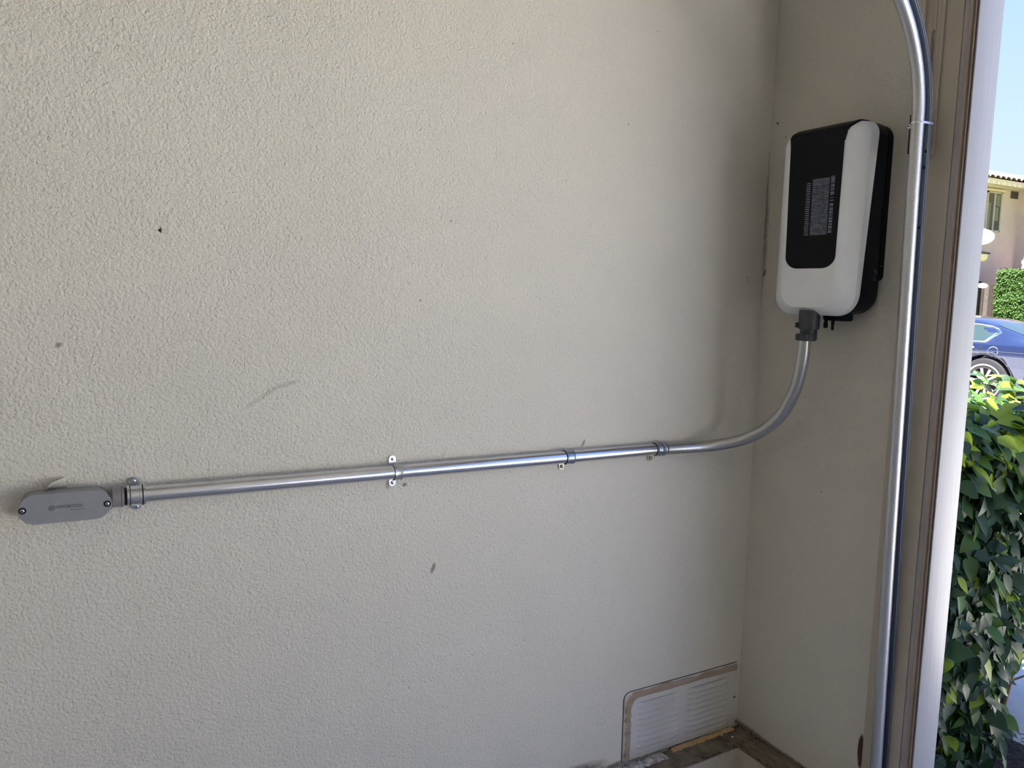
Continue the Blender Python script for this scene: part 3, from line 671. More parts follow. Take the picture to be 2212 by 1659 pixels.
# clamp band around the track, and its bolt plate
zc = at(1985, 262, 1, TY-0.012).z
b = MB(); pr = []
for k in range(13): a = PI/2+PI*k/12; pr.append((-0.071+(RT+.0012)*math.cos(a), TY+(RT+.0012)*math.sin(a)))
pr = [(-0.040, TY+.014)]+pr+[(-0.040, TY-.0165)]
b.rings([[Vector((x, y, z)) for x, y in pr] for z in (zc-.0022, zc+.0022)]); cl = sub('clamp_band', b, 'zinc', tk, 40)
b = MB(); b.box(-0.074, -0.004, TY+.0135, TY+.0165, zc-.062, zc+.020); sub('bolt_plate', b, 'black_metal', tk, bevel=.001)
screw((-0.076, TY+.012, zc-.006), (-1, 0.2, 0), 0.0050, tk)
# painted bracket behind the top of the track
b = MB(); b.box(-0.0085, -0.0042, -0.4615, -0.408, 1.555, 2.3); b.box(-0.022, -0.0085, -0.4215, -0.418, 1.60, 2.3)
for k in range(3): b.tube([(-0.0092, -0.4540+.009*k, z) for z in (1.60+.03*k, 1.8, 2.3)], .0011, 6)
ab = tag(b.build('angle_bracket', 'jamb', None, 30, .001), 'beige painted angle bracket behind the upper part of the door track', 'bracket')
b = MB(); rr_ = random.Random(11); L1 = []
for k in range(15):
    z = 1.60+0.22*k/14; L1.append((-0.4415+.006*mnoise.noise(Vector((k*.9, 0, 0))), z))
b.rings([[Vector((-0.0087-.001*s, y-.004*s, z)), Vector((-0.0120, y-.001, z)), Vector((-0.0087, y+.005, z))] for s, (y, z) in [(0, q) for q in L1]])
sub('caulk_bead', b, 'seal', ab, 60, label='ragged bead of old caulk')

# overhead door parked open under the ceiling
dr = thing('overhead_door', (-1.7, -2.95, 1.98), 'white sectional garage door parked open under the ceiling', 'garage door')
for k in range(4):
    b = MB(); x1 = -0.50-0.56*k; b.box(x1-.55, x1, -5.3, -0.52, 2.02, 2.06); 
    sub('door_panel', b, 'ceiling', dr, bevel=.004)


# unseen ceiling lamps added at the back as fill light for the interior
def fill_lamp_glow():
    m = bpy.data.materials.new('added fill lamp glow'); m.use_nodes = True; nt = m.node_tree; nt.nodes.clear()
    e = nt.nodes.new('ShaderNodeEmission'); e.inputs[0].default_value = (1.0, 0.97, 0.95, 1); e.inputs[1].default_value = LAMP
    o = nt.nodes.new('ShaderNodeOutputMaterial'); nt.links.new(e.outputs[0], o.inputs[0]); return m
M['glow'] = fill_lamp_glow()
for (x, y, lb) in ((-4.2, -1.5, 'unseen fill lamp added under the garage ceiling nearer the textured wall'), (-4.2, -3.6, 'unseen fill lamp added under the garage ceiling farther from the textured wall')):
    t = thing('fill_lamp', (x, y, 2.36), lb, 'lamp', 'added fill lamps')
    b = MB(); b.box(x-.10, x+.10, y-.63, y+.63, 2.315, 2.36); sub('fill_lamp_housing', b, 'ceiling', t, bevel=.004)
    b = MB(); b.box(x-.085, x+.085, y-.60, y+.60, 2.298, 2.314); sub('diffuser', b, 'glow', t, 0)

# ================================================================== outside
M['drive'] = mat('sunlit concrete drive', srgb(206, 204, 200), 0.85, var=0.08, vscale=3, bump=0.3, bscale=60, bdist=0.003)
M['street'] = mat('pale asphalt', srgb(140, 137, 134), 0.9, var=0.08, vscale=5)
M['lawn'] = mat('bright lawn', srgb(118, 136, 62), 0.9, var=0.15, vscale=6, bump=0.5, bscale=40, bdist=0.02)
M['mulch_soil'] = mat('dark mulch soil', srgb(62, 52, 46), 0.95, var=0.35, vscale=40, bump=0.8, bscale=100, bdist=0.01)
M['mulch'] = mat('shredded dark bark', srgb(78, 66, 62), 0.9, var=0.35, vscale=60)
M['house'] = mat('pinkish beige house plaster', srgb(184, 164, 160), 0.9, var=0.03, vscale=2, bump=0.3, bscale=30, bdist=0.01)
M['fascia'] = mat('cream fascia paint', srgb(196, 178, 158), 0.6, var=0.03)
M['roof_tile'] = mat('tan roof tile', srgb(106, 86, 76), 0.8, var=0.15, vscale=6)
M['glass'] = mat('dark window glass', srgb(66, 64, 60), 0.08, var=0.05, spec=0.8)
M['curtain'] = mat('beige curtain', srgb(112, 104, 92), 0.8, var=0.1, vscale=8, stretch=(6, 6, .3))
M['alu'] = mat('pale window frame', srgb(160, 154, 146), 0.5, var=0.03)
M['dish'] = mat('white enamel', srgb(240, 240, 236), 0.5, var=0.01)
M['void'] = mat('shadowed metal', srgb(120, 116, 108), .7, var=.1)
M['fence'] = mat('weathered brown fence board', srgb(62, 50, 48), 0.85, var=0.3, vscale=8, stretch=(10, 10, .8))
M['fence2'] = mat('grey fence board', srgb(92, 84, 86), 0.85, var=0.25, vscale=8, stretch=(10, 10, .8))
M['car_paint'] = mat('metallic blue car paint', srgb(26, 36, 66), 0.22, metal=0.35, var=0.01, coat=1.0)
M['car_glass'] = mat('tinted car glass', srgb(40, 54, 56), 0.12, var=0.02, spec=0.35, coat=0)
M['chrome'] = mat('chrome trim', (0.85, 0.87, 0.9, 1), 0.12, metal=1.0, var=0.01)
M['rim'] = mat('silver alloy', srgb(205, 206, 210), 0.28, metal=0.7, var=0.02)
M['rubber'] = mat('black rubber', srgb(30, 30, 33), 0.7, var=0.05)
M['bark'] = mat('brown twig bark', srgb(112, 88, 66), 0.85, var=0.2, vscale=60)
M['lamp_glass'] = mat('cream lantern glass', srgb(238, 222, 180), 0.4, var=0.02)
def leaf_mat(name, c1, c2, rough=0.38, trans=0.35):
    m, nt, bs = newmat(name); L = nt.links.new
    tcn = nt.nodes.new('ShaderNodeTexCoord'); no = node(nt, 'ShaderNodeTexNoise', Scale=9.0, Detail=3); L(tcn.outputs['Object'], no.inputs['Vector'])
    mx = node(nt, 'ShaderNodeMix', data_type='RGBA'); L(no.outputs['Fac'], mx.inputs['Factor']); mx.inputs['A'].default_value = c1; mx.inputs['B'].default_value = c2
    L(mx.outputs['Result'], bs.inputs['Base Color']); bs.inputs['Roughness'].default_value = rough; bs.inputs['Specular IOR Level'].default_value = 0.28
    tr = nt.nodes.new('ShaderNodeBsdfTranslucent'); L(mx.outputs['Result'], tr.inputs[0])
    ms = nt.nodes.new('ShaderNodeMixShader'); ms.inputs[0].default_value = trans
    L(bs.outputs[0], ms.inputs[1]); L(tr.outputs[0], ms.inputs[2]); L(ms.outputs[0], nt.nodes['Material Output'].inputs[0])
    return m
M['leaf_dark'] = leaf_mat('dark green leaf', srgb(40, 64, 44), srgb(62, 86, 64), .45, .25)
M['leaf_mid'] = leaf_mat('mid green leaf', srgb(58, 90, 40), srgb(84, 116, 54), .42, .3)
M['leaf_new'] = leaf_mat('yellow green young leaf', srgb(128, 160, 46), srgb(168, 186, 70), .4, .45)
M['ivy'] = leaf_mat('bright ivy leaf', srgb(44, 72, 30), srgb(74, 102, 46), .6, .2)
M['ivy_core'] = mat('shadowy ivy core', srgb(34, 54, 28), 0.9, var=0.3, vscale=10)

# ground
b = MB(); b.box(0.3, 9.2, -14, -0.62, FL-.15, FL-.01); struct('driveway', b, 'drive')
b = MB(); b.box(0.087, 1.02, -0.62, 6, FL-.15, FL-.005); struct('planting_bed', b, 'mulch_soil')
b = MB(); b.box(1.02, 9.2, -0.62, 14, FL-.15, FL-.012); struct('side_path', b, 'drive')
b = MB(); b.box(9.0, 18.0, -60, 80, -0.47, -0.315); struct('street', b, 'street')
b = MB(); b.add([(18, -60, -.30), (18, 80, -.30), (19.5, 80, -.2), (19.5, -60, -.2), (24, 80, .30), (24, -60, .30), (26, 80, .44), (26, -60, .44), (90, 80, .44), (90, -60, .44)], [(0, 3, 2, 1), (3, 5, 4, 2), (5, 7, 6, 4), (7, 9, 8, 6)])
struct('lawn', b, 'lawn', smooth=0)
b = MB(); b.box(-40, 0.3, 0.12, 80, FL-.2, FL-.02); b.box(-40, -6.12, -40, .12, FL-.2, FL-.02); b.box(-6.12, .3, -40, -6.12, FL-.2, FL-.02); b.box(0.3, 9, -60, -14, FL-.2, FL-.02); b.box(0.3, 9, 14, 80, FL-.2, FL-.02)
struct('yard', b, 'drive')
# shredded mulch
b = MB(); rm = random.Random(21)
for i in range(2600):
    x = rm.uniform(0.15, 1.08); y = rm.uniform(-0.60, 0.8); l = rm.uniform(.015, .05); a = rm.uniform(0, PI); z = FL+rm.uniform(-.003, .022); tl = rm.uniform(-.3, .3)
    d = Vector((math.cos(a), math.sin(a), tl))*l; s = Vector((-math.sin(a), math.cos(a), rm.uniform(-.4, .4)))*rm.uniform(.001, .004); p = Vector((x, y, z))
    b.add([p-d-s*.3, p-d*.2-s, p+d+s*.2, p-d*.1+s], [(0, 1, 2, 3)])
tag(b.build('bark_mulch', 'mulch', None, 0), 'dark shredded bark mulch under the leafy hedge', 'mulch', kind='stuff')

# ---------------- leafy hedge beside the opening
def leaf_geo(L_, W_, fold, curl, n=5):
    """ovate pointed leaf along +X, lying in XY, returns verts, faces"""
    vs = []; fs = []
    for i in range(n+1):
        t = i/n; wv = W_*math.sin(PI*min(1, t**0.75))**0.85*(1-0.25*t) if 0 < i < n else 0.0006
        x = L_*t; z = -curl*L_*t*t
        vs += [(x, -wv, z+fold*wv), (x, 0, z), (x, wv, z+fold*wv)]
    for i in range(n):
        a = i*3; fs += [(a, a+1, a+4, a+3), (a+1, a+2, a+5, a+4)]
    st = len(vs); vs += [(0, -.0007, 0), (0, .0007, 0), (-L_*.28, 0, -.003)]; fs.append((st, st+2, st+1))
    return [Vector(v) for v in vs], fs
rl = random.Random(5)
LV = [leaf_geo(1, .31, .22, .18), leaf_geo(1, .36, .16, .28), leaf_geo(1, .27, .30, .10), leaf_geo(1, .34, .10, .35)]
HX0, HX1, HY0, HY1, HZ1 = 0.34, 1.45, -0.36, 1.6, 0.91
def leaf_frame(nrm):
    down = Vector((rl.gauss(0, .5), rl.gauss(0, .5), rl.uniform(-1.3, .35))); nn = (nrm+Vector((rl.gauss(0, .45), rl.gauss(0, .45), rl.gauss(0.25, .4)))).normalized()
    xa = (down-nn*down.dot(nn)).normalized(); ya = nn.cross(xa)
    return Matrix((xa, ya, nn)).transposed()
def surf_bump(a, c): return 0.07*mnoise.noise(Vector((a*3.1, c*3.1, 4.2)))+0.03*mnoise.noise(Vector((a*9, c*9, 1.2)))
def hedge_point():
    k = rl.random()
    dpt = abs(rl.gauss(0, .055))
    if k < .50:     # side that faces the drive
        x = rl.uniform(HX0, HX1); z = rl.uniform(-0.12, HZ1); low = max(0, (0.28-z))*max(0, x-.72)*1.6
        if z < 0.02 and x > .82: z += .25
        return Vector((x, HY0+dpt+surf_bump(x, z)+low+.02, z)), Vector((0, -1, .15))
    if k < .62:
        y = rl.uniform(HY0, HY1); z = rl.uniform(-0.12, HZ1); return Vector((HX0+dpt+surf_bump(y, z), y, z)), Vector((-1, 0, .1))
    if k < .66:
        y = rl.uniform(HY0, HY1); z = rl.uniform(0, HZ1); return Vector((HX1-dpt-surf_bump(y, z), y, z)), Vector((1, 0, .1))
    x = rl.uniform(HX0, HX1); y = HY0+(HY1-HY0)*rl.random()**1.6; return Vector((x, y, HZ1-dpt*.9+surf_bump(x, y)*1.1)), Vector((-.1, -.3, 1))
hedge = thing('leafy_hedge', (0.9, 0.5, FL), 'leafy green hedge in shade right outside the door opening', 'hedge')
def proj(p):
    d = p-CAM; q = Vector((d.dot(Vector((RW[0][0], RW[1][0], RW[2][0]))), d.dot(Vector((RW[0][1], RW[1][1], RW[2][1]))), d.dot(Vector((RW[0][2], RW[1][2], RW[2][2])))))
    return CX+F*q.x/q.z, CY+F*q.y/q.z
cands = []
for i in range(9000):
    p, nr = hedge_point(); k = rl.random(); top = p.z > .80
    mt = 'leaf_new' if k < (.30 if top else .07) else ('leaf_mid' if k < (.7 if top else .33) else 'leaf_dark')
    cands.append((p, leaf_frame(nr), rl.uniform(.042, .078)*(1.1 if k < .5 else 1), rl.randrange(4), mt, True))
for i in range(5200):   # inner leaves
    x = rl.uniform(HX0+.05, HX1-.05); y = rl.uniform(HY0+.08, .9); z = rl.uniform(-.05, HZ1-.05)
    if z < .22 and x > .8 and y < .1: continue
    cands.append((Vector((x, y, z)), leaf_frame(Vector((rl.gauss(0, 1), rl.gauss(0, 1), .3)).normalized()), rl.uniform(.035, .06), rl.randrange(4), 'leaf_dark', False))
vis = []
for i, c in enumerate(cands):
    if c[5]:
        uv = proj(c[0])
        if 2000 < uv[0] < 2230 and 760 < uv[1] < 1680: vis.append(((c[0]-CAM).length+rl.uniform(0, .10), i))
vis.sort(); near = set(i for _, i in vis[:290])
meshes = {}
def leaf_mesh(vi, mt):
    if (vi, mt) not in meshes:
        me = bpy.data.meshes.new('leaf'); me.from_pydata([tuple(v) for v in LV[vi][0]], [], LV[vi][1]); me.materials.append(M[mt])
        for p in me.polygons: p.use_smooth = True
        meshes[(vi, mt)] = me
    return meshes[(vi, mt)]
hinv = Matrix.Translation(-hedge.location)
stuffs = {}
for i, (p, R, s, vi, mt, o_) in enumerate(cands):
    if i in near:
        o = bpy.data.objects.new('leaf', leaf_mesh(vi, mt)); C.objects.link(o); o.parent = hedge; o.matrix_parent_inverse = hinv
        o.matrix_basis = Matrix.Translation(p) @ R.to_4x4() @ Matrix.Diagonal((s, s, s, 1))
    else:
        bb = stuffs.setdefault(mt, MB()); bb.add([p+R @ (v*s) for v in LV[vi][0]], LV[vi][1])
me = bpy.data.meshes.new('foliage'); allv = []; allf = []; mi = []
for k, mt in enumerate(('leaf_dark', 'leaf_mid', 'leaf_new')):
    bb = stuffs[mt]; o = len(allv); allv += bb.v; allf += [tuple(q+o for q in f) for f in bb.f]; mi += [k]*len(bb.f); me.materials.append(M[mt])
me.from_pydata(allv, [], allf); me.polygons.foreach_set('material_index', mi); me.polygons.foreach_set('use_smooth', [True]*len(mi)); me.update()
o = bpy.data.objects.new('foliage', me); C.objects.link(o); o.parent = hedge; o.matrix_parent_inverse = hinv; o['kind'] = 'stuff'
for k in range(16):
    x = rl.uniform(.5, 1.3); y = rl.uniform(-.18, .9) if k > 7 else rl.uniform(-.2, .1)
    pt = [Vector((x, y, FL))]; d = Vector((rl.uniform(-.3, .3), rl.uniform(-.35, .2), 1)).normalized()
    for q in range(7): d = (d+Vector((rl.gauss(0, .12), rl.gauss(0, .12), 0))).normalized(); pt.append(pt[-1]+d*.16)
    b = MB(); b.tube(pt, [.011-.0012*q for q in range(8)], 7)
    st_ = sub('stem', b, 'bark', hedge, 60)
    for t in range(5):
        q = pt[rl.randint(1, 6)]; d = Vector((rl.gauss(0, 1), rl.gauss(-.5, .8), rl.uniform(-.1, .8))).normalized(); b = MB()
        p1 = q+d*.10+Vector((0, 0, .01)); p2 = q+d*.22+Vector((0, 0, -.01)); b.tube([q, p1, p2], [.004, .003, .0015], 5)
        o = sub('twig', b, 'bark', st_, 60)

# ---------------- blue car parked across the drive
GZ = -0.315; WY = 4.82; XS = 9.93          # near side of the body is at x = XS
car = thing('blue_car', (XS+.92, WY+1.4, GZ), 'blue four-door car parked on the street, its rear half in view', 'car')
# stations: s (towards the front +), belt z, roof z, roof half width, body half width
ST = [(-1.12, .62, .64, .30, .60), (-1.08, .80, .85, .45, .78), (-.98, .86, .915, .50, .84), (-.80, .885, .945, .52, .88), (-.60, .895, .970, .53, .905), (-.40, .905, 1.005, .535, .915), (-.15, .905, 1.090, .54, .92), (.10, .905, 1.182, .55, .925),
      (.35, .905, 1.248, .57, .93), (.60, .905, 1.270, .58, .93), (.9, .90, 1.285, .59, .93), (1.3, .895, 1.295, .60, .93), (1.8, .89, 1.27, .59, .93), (2.2, .885, 1.19, .57, .93), (2.6, .88, 1.04, .60, .925), (2.95, .86, .925, .66, .92), (3.4, .80, .85, .62, .90), (3.8, .70, .74, .50, .84), (3.95, .55, .58, .4, .7)]
def car_sec(s_):
    for i in range(len(ST)-1):
        if ST[i][0] <= s_ <= ST[i+1][0]:
            t = (s_-ST[i][0])/(ST[i+1][0]-ST[i][0]); return [ST[i][k]+(ST[i+1][k]-ST[i][k])*t for k in range(1, 5)]
def half(s_):
    bz, rz, rw, hw = car_sec(s_)
    return [(hw*.86, .20), (hw*.97, .27), (hw*.985, .42), (hw, .60), (hw*.985, .72), (hw*.992, .79), (hw*.965, bz-.015), (hw*.945, bz), (rw+(hw*.945-rw)*.45, bz+(rz-bz)*.55), (rw+.03, rz-.040), (rw-.06, rz-.014), (rw*.5, rz), (0, rz+.004)]
CXM = XS+.925
b = MB(); rings = []
ss = [ST[0][0]+(ST[-1][0]-ST[0][0])*i/60 for i in range(61)]
for s_ in ss:
    h = half(min(max(s_, ST[0][0]), ST[-1][0]-1e-6)); ring = [Vector((CXM-x, WY+s_, GZ+z)) for x, z in h]+[Vector((CXM+x, WY+s_, GZ+z)) for x, z in reversed(h[:-1])]
    rings.append(ring)
b.rings(rings)
body = b.build('body', 'car_paint', car, 32)
cut = []
for s_ in (0, 2.83):
    b = MB(); b.cyl((CXM-1.2, WY+s_, GZ+.345), (CXM-.55, WY+s_, GZ+.345), .405, n=40); b.cyl((CXM+.55, WY+s_, GZ+.345), (CXM+1.2, WY+s_, GZ+.345), .405, n=40)
    cut.append(b.build('cut', 'rubber'))
for c_ in cut:
    md = body.modifiers.new('b', 'BOOLEAN'); md.object = c_; md.operation = 'DIFFERENCE'; md.solver = 'EXACT'
dg = bpy.context.evaluated_depsgraph_get(); dg.update()
me = bpy.data.meshes.new_from_object(body.evaluated_get(dg)); body.modifiers.clear(); body.data = me
for c_ in cut: bpy.data.objects.remove(c_)
def side_pt(s_, z, side=-1, off=.004):
    """point on the car side at station s_ and height z above the street"""
    h = half(s_)
    for i in range(len(h)-2):
        if h[i][1] <= z <= h[i+1][1]:
            t = (z-h[i][1])/(h[i+1][1]-h[i][1]+1e-9); x = h[i][0]+(h[i+1][0]-h[i][0])*t; return Vector((CXM+side*(x+off), WY+s_, GZ+z))
    return Vector((CXM+side*(h[-3][0]+off), WY+s_, GZ+z))
def from_px(u, v):      # station and height of a photographed point on the near side plane
    p = at(u, v, 0, XS+.12); return p.y-WY, p.z-GZ
# side glass: outline in (s, z)
tip = from_px(2150.5, 720); bl = from_px(2136, 738); tp = from_px(2130, 708)
gl = [(2.2, .94), (bl[0]+.02, bl[1]), tip, from_px(2141, 711.5), from_px(2128, 706), from_px(2104, 700.5), (1.2, 1.225), (1.75, 1.17)]
def patch(outline, name, m, side, off, parent=car, grow=0.0):
    cs = sum(p[0] for p in outline)/len(outline); cz_ = sum(p[1] for p in outline)/len(outline)
    ol = []
    for i in range(len(outline)):
        a = outline[i]; c = outline[(i+1) % len(outline)]
        for k in range(6): t = k/6; ol.append((a[0]+(c[0]-a[0])*t, a[1]+(c[1]-a[1])*t))
    ol = [(s_+(grow if s_ > cs else -grow), z+(grow if z > cz_ else -grow)) for s_, z in ol]
    b = MB(); n = len(ol); vs = []
    for f in (1, .66, .33): vs += [side_pt(cs+(s_-cs)*f, cz_+(z-cz_)*f, side, off) for s_, z in ol]
    vs.append(side_pt(cs, cz_, side, off)); fs = []
    for r_ in range(2): fs += [(r_*n+i, r_*n+(i+1) % n, (r_+1)*n+(i+1) % n, (r_+1)*n+i) for i in range(n)]
    fs += [(2*n+i, 2*n+(i+1) % n, 3*n) for i in range(n)]
    b.add(vs, fs); return sub(name, b, m, parent, 40), ol
for sd_ in (-1, 1):
    o, ol = patch(gl, 'side_window', 'car_glass', sd_, .010)
    b = MB(); b.tube([side_pt(s_, z, sd_, .012) for s_, z in ol]+[side_pt(ol[0][0], ol[0][1], sd_, .012)], .011, 6); sub('window_trim', b, 'chrome', car, 60)
    b = MB(); b.tube([side_pt(bl[0]+.03, bl[1]+.0, sd_, .014), side_pt(tip[0]+.05, tip[1]-.005, sd_, .014)], .018, 6); sub('quarter_trim', b, 'chrome', car, 60)
    # door seam, handle, fuel flap, crease
    b = MB(); b.tube([side_pt(*q, sd_, .001) for q in ((bl[0]-.02, bl[1]-.02), (.08, .86), (.20, .78), (.34, .70), (.40, .60))], .005, 5); sub('door_seam', b, 'rubber', car, 0)
    hs_ = from_px(2106, 749); b = MB(); b.tube([side_pt(hs_[0]-.05, hs_[1], sd_, .01), side_pt(hs_[0]+.01, hs_[1]+.003, sd_, .035), side_pt(hs_[0]+.13, hs_[1]+.003, sd_, .035), side_pt(hs_[0]+.17, hs_[1], sd_, .01)], .014, 8); sub('door_handle', b, 'chrome', car, 60)
    b = MB(); b.tube([side_pt(q, .80-.02*abs(q)*.3, sd_, .002) for q in [-.95+.1*k for k in range(12)]], .006, 5); sub('body_crease', b, 'car_paint', car, 60)
fs_, fz_ = from_px(2154, 749); fz_ = .795
b = MB(); b.tube([side_pt(fs_+.07*math.cos(2*PI*k/24), fz_+.07*math.sin(2*PI*k/24), -1, .002) for k in range(25)], .0035, 5); sub('fuel_flap', b, 'chrome', car, 60)
# bumper cover lower darker band + tail
b = MB(); vs = []
ol = [(-.52, .22), (-1.0, .22), (-1.0, .44), (-.55, .50)]
patch(ol, 'bumper_insert', 'rubber', -1, .006); patch(ol, 'bumper_insert', 'rubber', 1, .006)
for s_, near_ in ((0, 1), (2.83, 1), (0, 0), (2.83, 0)):
    sd_ = -1 if near_ else 1; xo = CXM+sd_*.915; xi = CXM+sd_*.70; cy = WY+s_; cz0 = GZ+.345
    b = MB(); rr = [(0, .20), (.0, .245), (.004, .262), (.010, .275), (.0, .335), (-.02, .345), (-.19, .345), (-.21, .33), (-.21, .2)]
    rings = [[Vector((xo+sd_*dx_, cy+r_*math.cos(2*PI*k/48), cz0+r_*math.sin(2*PI*k/48))) for dx_, r_ in rr] for k in range(48)]
    b.rings(rings, closed=True); wh = sub('tyre', b, 'rubber', car, 35)
    b = MB(); rr = [(-.004, .236), (.008, .250), (.012, .262), (.002, .264), (-.04, .24), (-.12, .235), (-.12, .232), (-.04, .232)]
    rings = [[Vector((xo+sd_*dx_, cy+r_*math.cos(2*PI*k/48), cz0+r_*math.sin(2*PI*k/48))) for dx_, r_ in rr] for k in range(48)]
    b.rings(rings, closed=True); rim = sub('rim', b, 'rim', car, 35)
    for k in range(10):
        a = 2*PI*k/10+.12; e = Vector((0, math.cos(a), math.sin(a))); f_ = Vector((0, -math.sin(a), math.cos(a))); o_ = Vector((xo-sd_*.004, cy, cz0)); b = MB()
        b.rings([[o_+e*r_+f_*(sg*w_)+Vector((-sd_*dd, 0, 0)) for sg, dd in ((-1, 0), (1, 0), (1, .02), (-1, .02))] for r_, w_ in ((.03, .016), (.12, .014), (.238, .022))]); sub('spoke', b, 'rim', rim, 20)
    b = MB(); b.lathe((xo-sd_*.02, cy, cz0), (sd_, 0, 0), [(0, .05), (.02, .048), (.026, .03)], 20); sub('hub_cap', b, 'rim', rim, 35)
    b = MB(); b.cyl((xo-sd_*.13, cy, cz0), (xo-sd_*.12, cy, cz0), .235, n=32); sub('brake_disc', b, 'black_metal', rim, 35)
    # arch lip
    if near_ or True:
        b = MB(); b.tube([Vector((CXM+sd_*(.905 if s_ == 0 else .91), cy+.405*math.cos(a), cz0+.405*math.sin(a))) for a in [-.15+ (PI+.3)*k/24 for k in range(25)]], .012, 6); sub('wheel_arch', b, 'rubber', car, 60)
b = MB(); b.box(CXM-.5, CXM+.5, WY-1.0, WY+3.7, GZ+.2, GZ+.5); sub('underbody', b, 'rubber', car)
for sd_ in (-1, 1):
    b = MB(); b.rings([[Vector((CXM+sd_*x, y, GZ+z)) for x, z in ((.42, .74), (.80, .76), (.80, .86), (.42, .84))] for y in (WY-1.105, WY-1.02)]); sub('tail_light', b, mat('red lamp lens', srgb(140, 20, 22), .2), car, bevel=.01)
# rear window
b = MB(); vs = []
for i in range(9):
    s_ = -.62+.72*i/8; bz_, rz_, rw_, hw_ = car_sec(s_)
    for k in (-1, -.5, 0, .5, 1): vs.append((CXM+k*(rw_-.08), WY+s_, GZ+rz_+.006-(.014 if abs(k) == 1 else 0)))
b.add(vs, [(i*5+j, i*5+j+1, (i+1)*5+j+1, (i+1)*5+j) for i in range(8) for j in range(4)]); sub('rear_window', b, 'car_glass', car, 0)

# ---------------- the house over the street
HYP = 15.0
hq = thing('house', (29, HYP, .44), 'beige two-storey house with tan roof across the street', 'house')
XC = 29.99
b = MB(); b.box(20.0, 40, HYP, HYP+8, .40, 5.75); b.box(XC, 40, HYP-2.6, HYP, .40, 5.75); sub('wall', b, 'house', hq, 0)
wx0, wx1, wz0, wz1 = 27.78, 28.63, 3.75, 5.09
f_ = MB()
for (x0, x1, z0, z1) in ((wx0-.05, wx0, wz0-.05, wz1+.05), (wx1, wx1+.05, wz0-.05, wz1+.05), (wx0-.05, wx1+.05, wz1, wz1+.05), (wx0-.05, wx1+.05, wz0-.05, wz0), ((wx0+wx1)/2-.035, (wx0+wx1)/2+.035, wz0, wz1)): f_.box(x0, x1, HYP-.05, HYP+.02, z0, z1)
fr = sub('window', f_, 'alu', hq, 0)
b = MB(); b.box(wx0, (wx0+wx1)/2, HYP-.022, HYP-.012, wz0, wz1); sub('pane', b, 'glass', fr, 0)
b = MB(); b.box((wx0+wx1)/2, wx1, HYP-.022, HYP-.012, wz0, wz1); sub('pane', b, 'glass', fr, 0)
for (x0, x1, z0, z1) in ((wx0+.03, wx0+.22, wz0+.05, wz1-.35), (wx0+.5, wx1-.10, wz0+.35, wz0+.85), (wx0+.5, wx1-.04, wz1-.45, wz1-.03)):
    b = MB(); b.box(x0, x1, HYP-.0245, HYP-.0225, z0, z1); sub('curtain', b, 'curtain', fr, 0)
b = MB(); b.box(wx0-.12, wx1+.14, HYP-.09, HYP, wz1+.07, wz1+.14); sub('window_head', b, 'fascia', hq, 0)
b = MB(); b.box(29.27, 29.75, HYP-.03, HYP, 4.99, 5.25); vv_ = sub('attic_vent', b, 'fence2', hq, 0)
for k in range(6): b = MB(); b.box(29.29, 29.73, HYP-.05, HYP-.03, 5.0+.042*k, 5.02+.042*k); sub('vent_slat', b, 'fence', vv_, 0)
# eaves, fascia, tiles
b = MB(); b.box(20.0, XC-.55, HYP-.55, HYP, 5.28, 5.33); b.box(XC-.55, 40, HYP-3.1, HYP, 5.28, 5.33); sub('soffit', b, 'house', hq, 0)
b = MB(); b.box(20.0, XC-.50, HYP-.60, HYP-.52, 5.28, 5.47); sub('fascia', b, 'fascia', hq, 0)
b = MB(); b.box(XC-.62, XC-.54, HYP-3.1, HYP-.52, 5.26, 5.50); b.box(XC-.62, 40, HYP-3.2, HYP-3.1, 5.26, 5.50); sub('fascia', b, 'house', hq, 0)
b = MB(); b.add([(20, HYP-.62, 5.52), (40, HYP-.62, 5.52), (40, HYP+4, 7.0), (20, HYP+4, 7.0), (20, HYP+8.6, 5.5), (40, HYP+8.6, 5.5)], [(0, 1, 2, 3), (3, 2, 5, 4)]); sub('roof', b, 'roof_tile', hq, 0)
tme = None
for k in range(26):
    x = 21.0+.34*k
    if tme is None:
        b = MB(); 
        b.rings([[Vector((.15*math.cos(a), y, z+.085*math.sin(a))) for a in [PI*q/8 for q in range(9)]]+[Vector((.13*math.cos(a), y, z+.07*math.sin(a))) for a in [PI*q/8 for q in range(8, -1, -1)]] for y, z in ((HYP-.68, 5.49), (HYP+.4, 5.84))])
        t0 = sub('roof_tile', b, 'roof_tile', hq, 50); tme = t0.data; t0.matrix_basis = Matrix.Translation((x, 0, 0))
    else:
        o = bpy.data.objects.new('roof_tile', tme); C.objects.link(o); o.parent = hq; o.matrix_parent_inverse = t0.matrix_parent_inverse; o.matrix_basis = Matrix.Translation((x, 0, 0))
b = MB(); b.add([(XC-.66, HYP-3.25, 5.5), (XC-.66, HYP+.2, 5.5), (XC+3, HYP+.5, 6.9), (40, HYP-3.25, 5.6), (40, HYP+.5, 6.9)], [(0, 1, 2), (0, 2, 4, 3)]); sub('roof_wing', b, 'roof_tile', hq, 0)
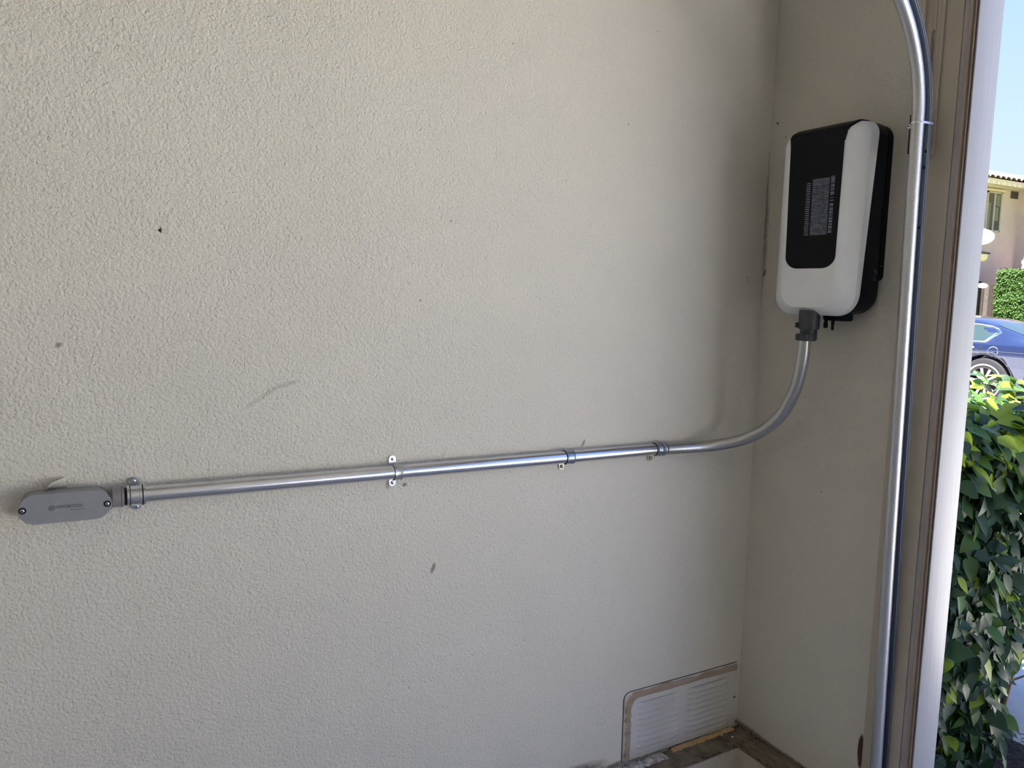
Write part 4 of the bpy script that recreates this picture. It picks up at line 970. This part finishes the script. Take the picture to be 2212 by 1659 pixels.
# satellite dish
ds = thing('satellite_dish', (26.7, HYP-.5, 3.44), 'white oval satellite dish on the wall of the house', 'satellite dish')
b = MB(); rings = []; dn = n3((-0.75, -0.62, .32)); dx_ = n3(dn.cross(Vector((0, 0, 1)))); dy_ = dn.cross(dx_)
c0 = Vector((26.62, HYP-.45, 3.40))
for r_, d_ in ((.02, .0), (.15, .006), (.30, .025), (.44, .06), (.45, .045), (.30, .008), (.02, -.02)):
    rings.append([c0+dn*d_+(dx_*math.cos(2*PI*k/28)*1.12+dy_*math.sin(2*PI*k/28)*.72)*r_ for k in range(28)])
b.rings(rings); sub('reflector', b, 'dish', ds, 40)
b = MB(); b.tube([c0-dn*.03, c0+Vector((.1, .35, -.1)), Vector((26.8, HYP, 3.3))], .025, 8); sub('mast', b, 'fence2', ds)
b = MB(); b.tube([c0-dy_*.3, c0+dn*.4-dy_*.28], .012, 6); b.lathe(c0+dn*.38-dy_*.28, -dn, [(0, .03), (.08, .035)], 10); sub('feed_arm', b, 'fence2', ds)
# lantern
ln = thing('wall_lantern', (27.4, HYP-.12, 2.7), 'small dark-capped wall lantern on the beige house', 'lamp')
b = MB(); b.rings([[Vector((27.30+sx_*a_, HYP-.22+sy_*a_, z_)) for sx_, sy_ in ((-1, -1), (1, -1), (1, 1), (-1, 1))] for a_, z_ in ((.20, 2.83), (.23, 2.84), (.20, 2.89), (.05, 2.93))]); sub('cap', b, 'black_metal', ln, 0)
b = MB(); b.rings([[Vector((27.30+sx_*a_, HYP-.22+sy_*a_, z_)) for sx_, sy_ in ((-1, -1), (1, -1), (1, 1), (-1, 1))] for a_, z_ in ((.09, 2.58), (.15, 2.66), (.16, 2.83))]); sub('glass', b, 'lamp_glass', ln, 0)
b = MB(); b.box(27.27, 27.33, HYP-.1, HYP, 2.60, 2.84); sub('bracket', b, 'black_metal', ln)
# thin pole aerial on the roof
b = MB(); b.tube([(29.7, HYP+2, 6.2), (29.7, HYP+2, 7.15)], .018, 6); ae = tag(b.build('aerial', 'fence2'), 'thin pole aerial above the tan roof', 'aerial')

# ---------------- fence with a pale plaque, left of the far hedge
fc = thing('board_fence', (26.9, 14.4, .44), 'dark brown board fence left of the clipped far hedge', 'fence')
d0 = Vector((26.2, 14.95, 0)); d1 = Vector((27.35, 14.05, 0)); nb = 9
bd = None
for k in range(nb):
    t = k/nb; p = d0.lerp(d1, t); q = d0.lerp(d1, t+.92/nb); hgt = 1.72+.03*mnoise.noise(Vector((k*1.7, 0, 0))); pn = Vector((-.03, -.03, 0))
    b = MB(); b.rings([[Vector((p.x, p.y, z)), Vector((q.x, q.y, z)), Vector((q.x, q.y, z))-pn, Vector((p.x, p.y, z))-pn] for z in (.42, hgt)]); sub('fence_board', b, 'fence' if k % 3 else 'fence2', fc, 0)
for k, t in enumerate((0.0, .52, 1.0)):
    p = d0.lerp(d1, t)+Vector((-.05, -.05, 0)); b = MB(); b.box(p.x-.05, p.x+.05, p.y-.05, p.y+.05, .42, 1.84); sub('fence_post', b, 'black_metal' if k < 2 else 'fence', fc, 0)
b = MB(); pq = CAM+(at(2122, 617, 0, 26.5)-CAM); c0 = Vector((pq.x, pq.y, pq.z)); c0 = at(2122.5, 617, 0, 26.55)
rings = []
ex_ = n3(d1-d0)
for dd in (0, .03):
    ring = []
    for k in range(20):
        a = 2*PI*k/20; ca, sa = math.cos(a), math.sin(a); ring.append(c0+ex_*(.16*(1 if ca > 0 else -1)*abs(ca)**.6)+Vector((0, 0, .085*sa))+Vector((-.7, -.7, 0))*dd)
    rings.append(ring)
b.rings(rings); tag(b.build('plaque', 'dish'), 'pale rounded plaque hung on the brown board fence', 'sign')

# ---------------- clipped ivy hedge in front of the house
ih = thing('clipped_hedge', (29, 13.2, .44), 'clipped bright green hedge in front of the beige house', 'hedge')
IX0, IX1, IYa, IYb, IZt = 26.75, 29.85, 12.2, 13.85, 2.22
b = MB(); b.box(IX0+.08, IX1, IYa+.1, IYb-.1, .42, IZt-.1); sub('core', b, 'ivy_core', ih, 0)
def ivy_pt():
    k = rl.random()
    if k < .40: y = rl.uniform(IYa, IYb); z = rl.uniform(.44, IZt); return Vector((IX0+surf_bump(y, z), y, z)), Vector((-1, 0, .2))
    if k < .80: x = rl.uniform(IX0, IX1); z = rl.uniform(.44, IZt+.0); return Vector((x, IYa+surf_bump(x, z), z)), Vector((0, -1, .2))
    x = rl.uniform(IX0, IX1); y = rl.uniform(IYa, IYb); return Vector((x, y, IZt+surf_bump(x, y)+.05*(x-IX0)*.3)), Vector((0, -.2, 1))
b = MB()
for i in range(22000):
    p, nr = ivy_pt(); R = leaf_frame(nr); s = rl.uniform(.045, .085)
    q = [Vector((0, 0, 0)), Vector((.45, -.4, .08)), Vector((1, 0, -.1)), Vector((.45, .4, .08))]
    p = p+nr.normalized()*rl.uniform(-.06, .05); b.add([p+R @ (v*s) for v in q], [(0, 1, 2, 3)])
o = b.build('foliage', 'ivy', ih, 0); o['kind'] = 'stuff'
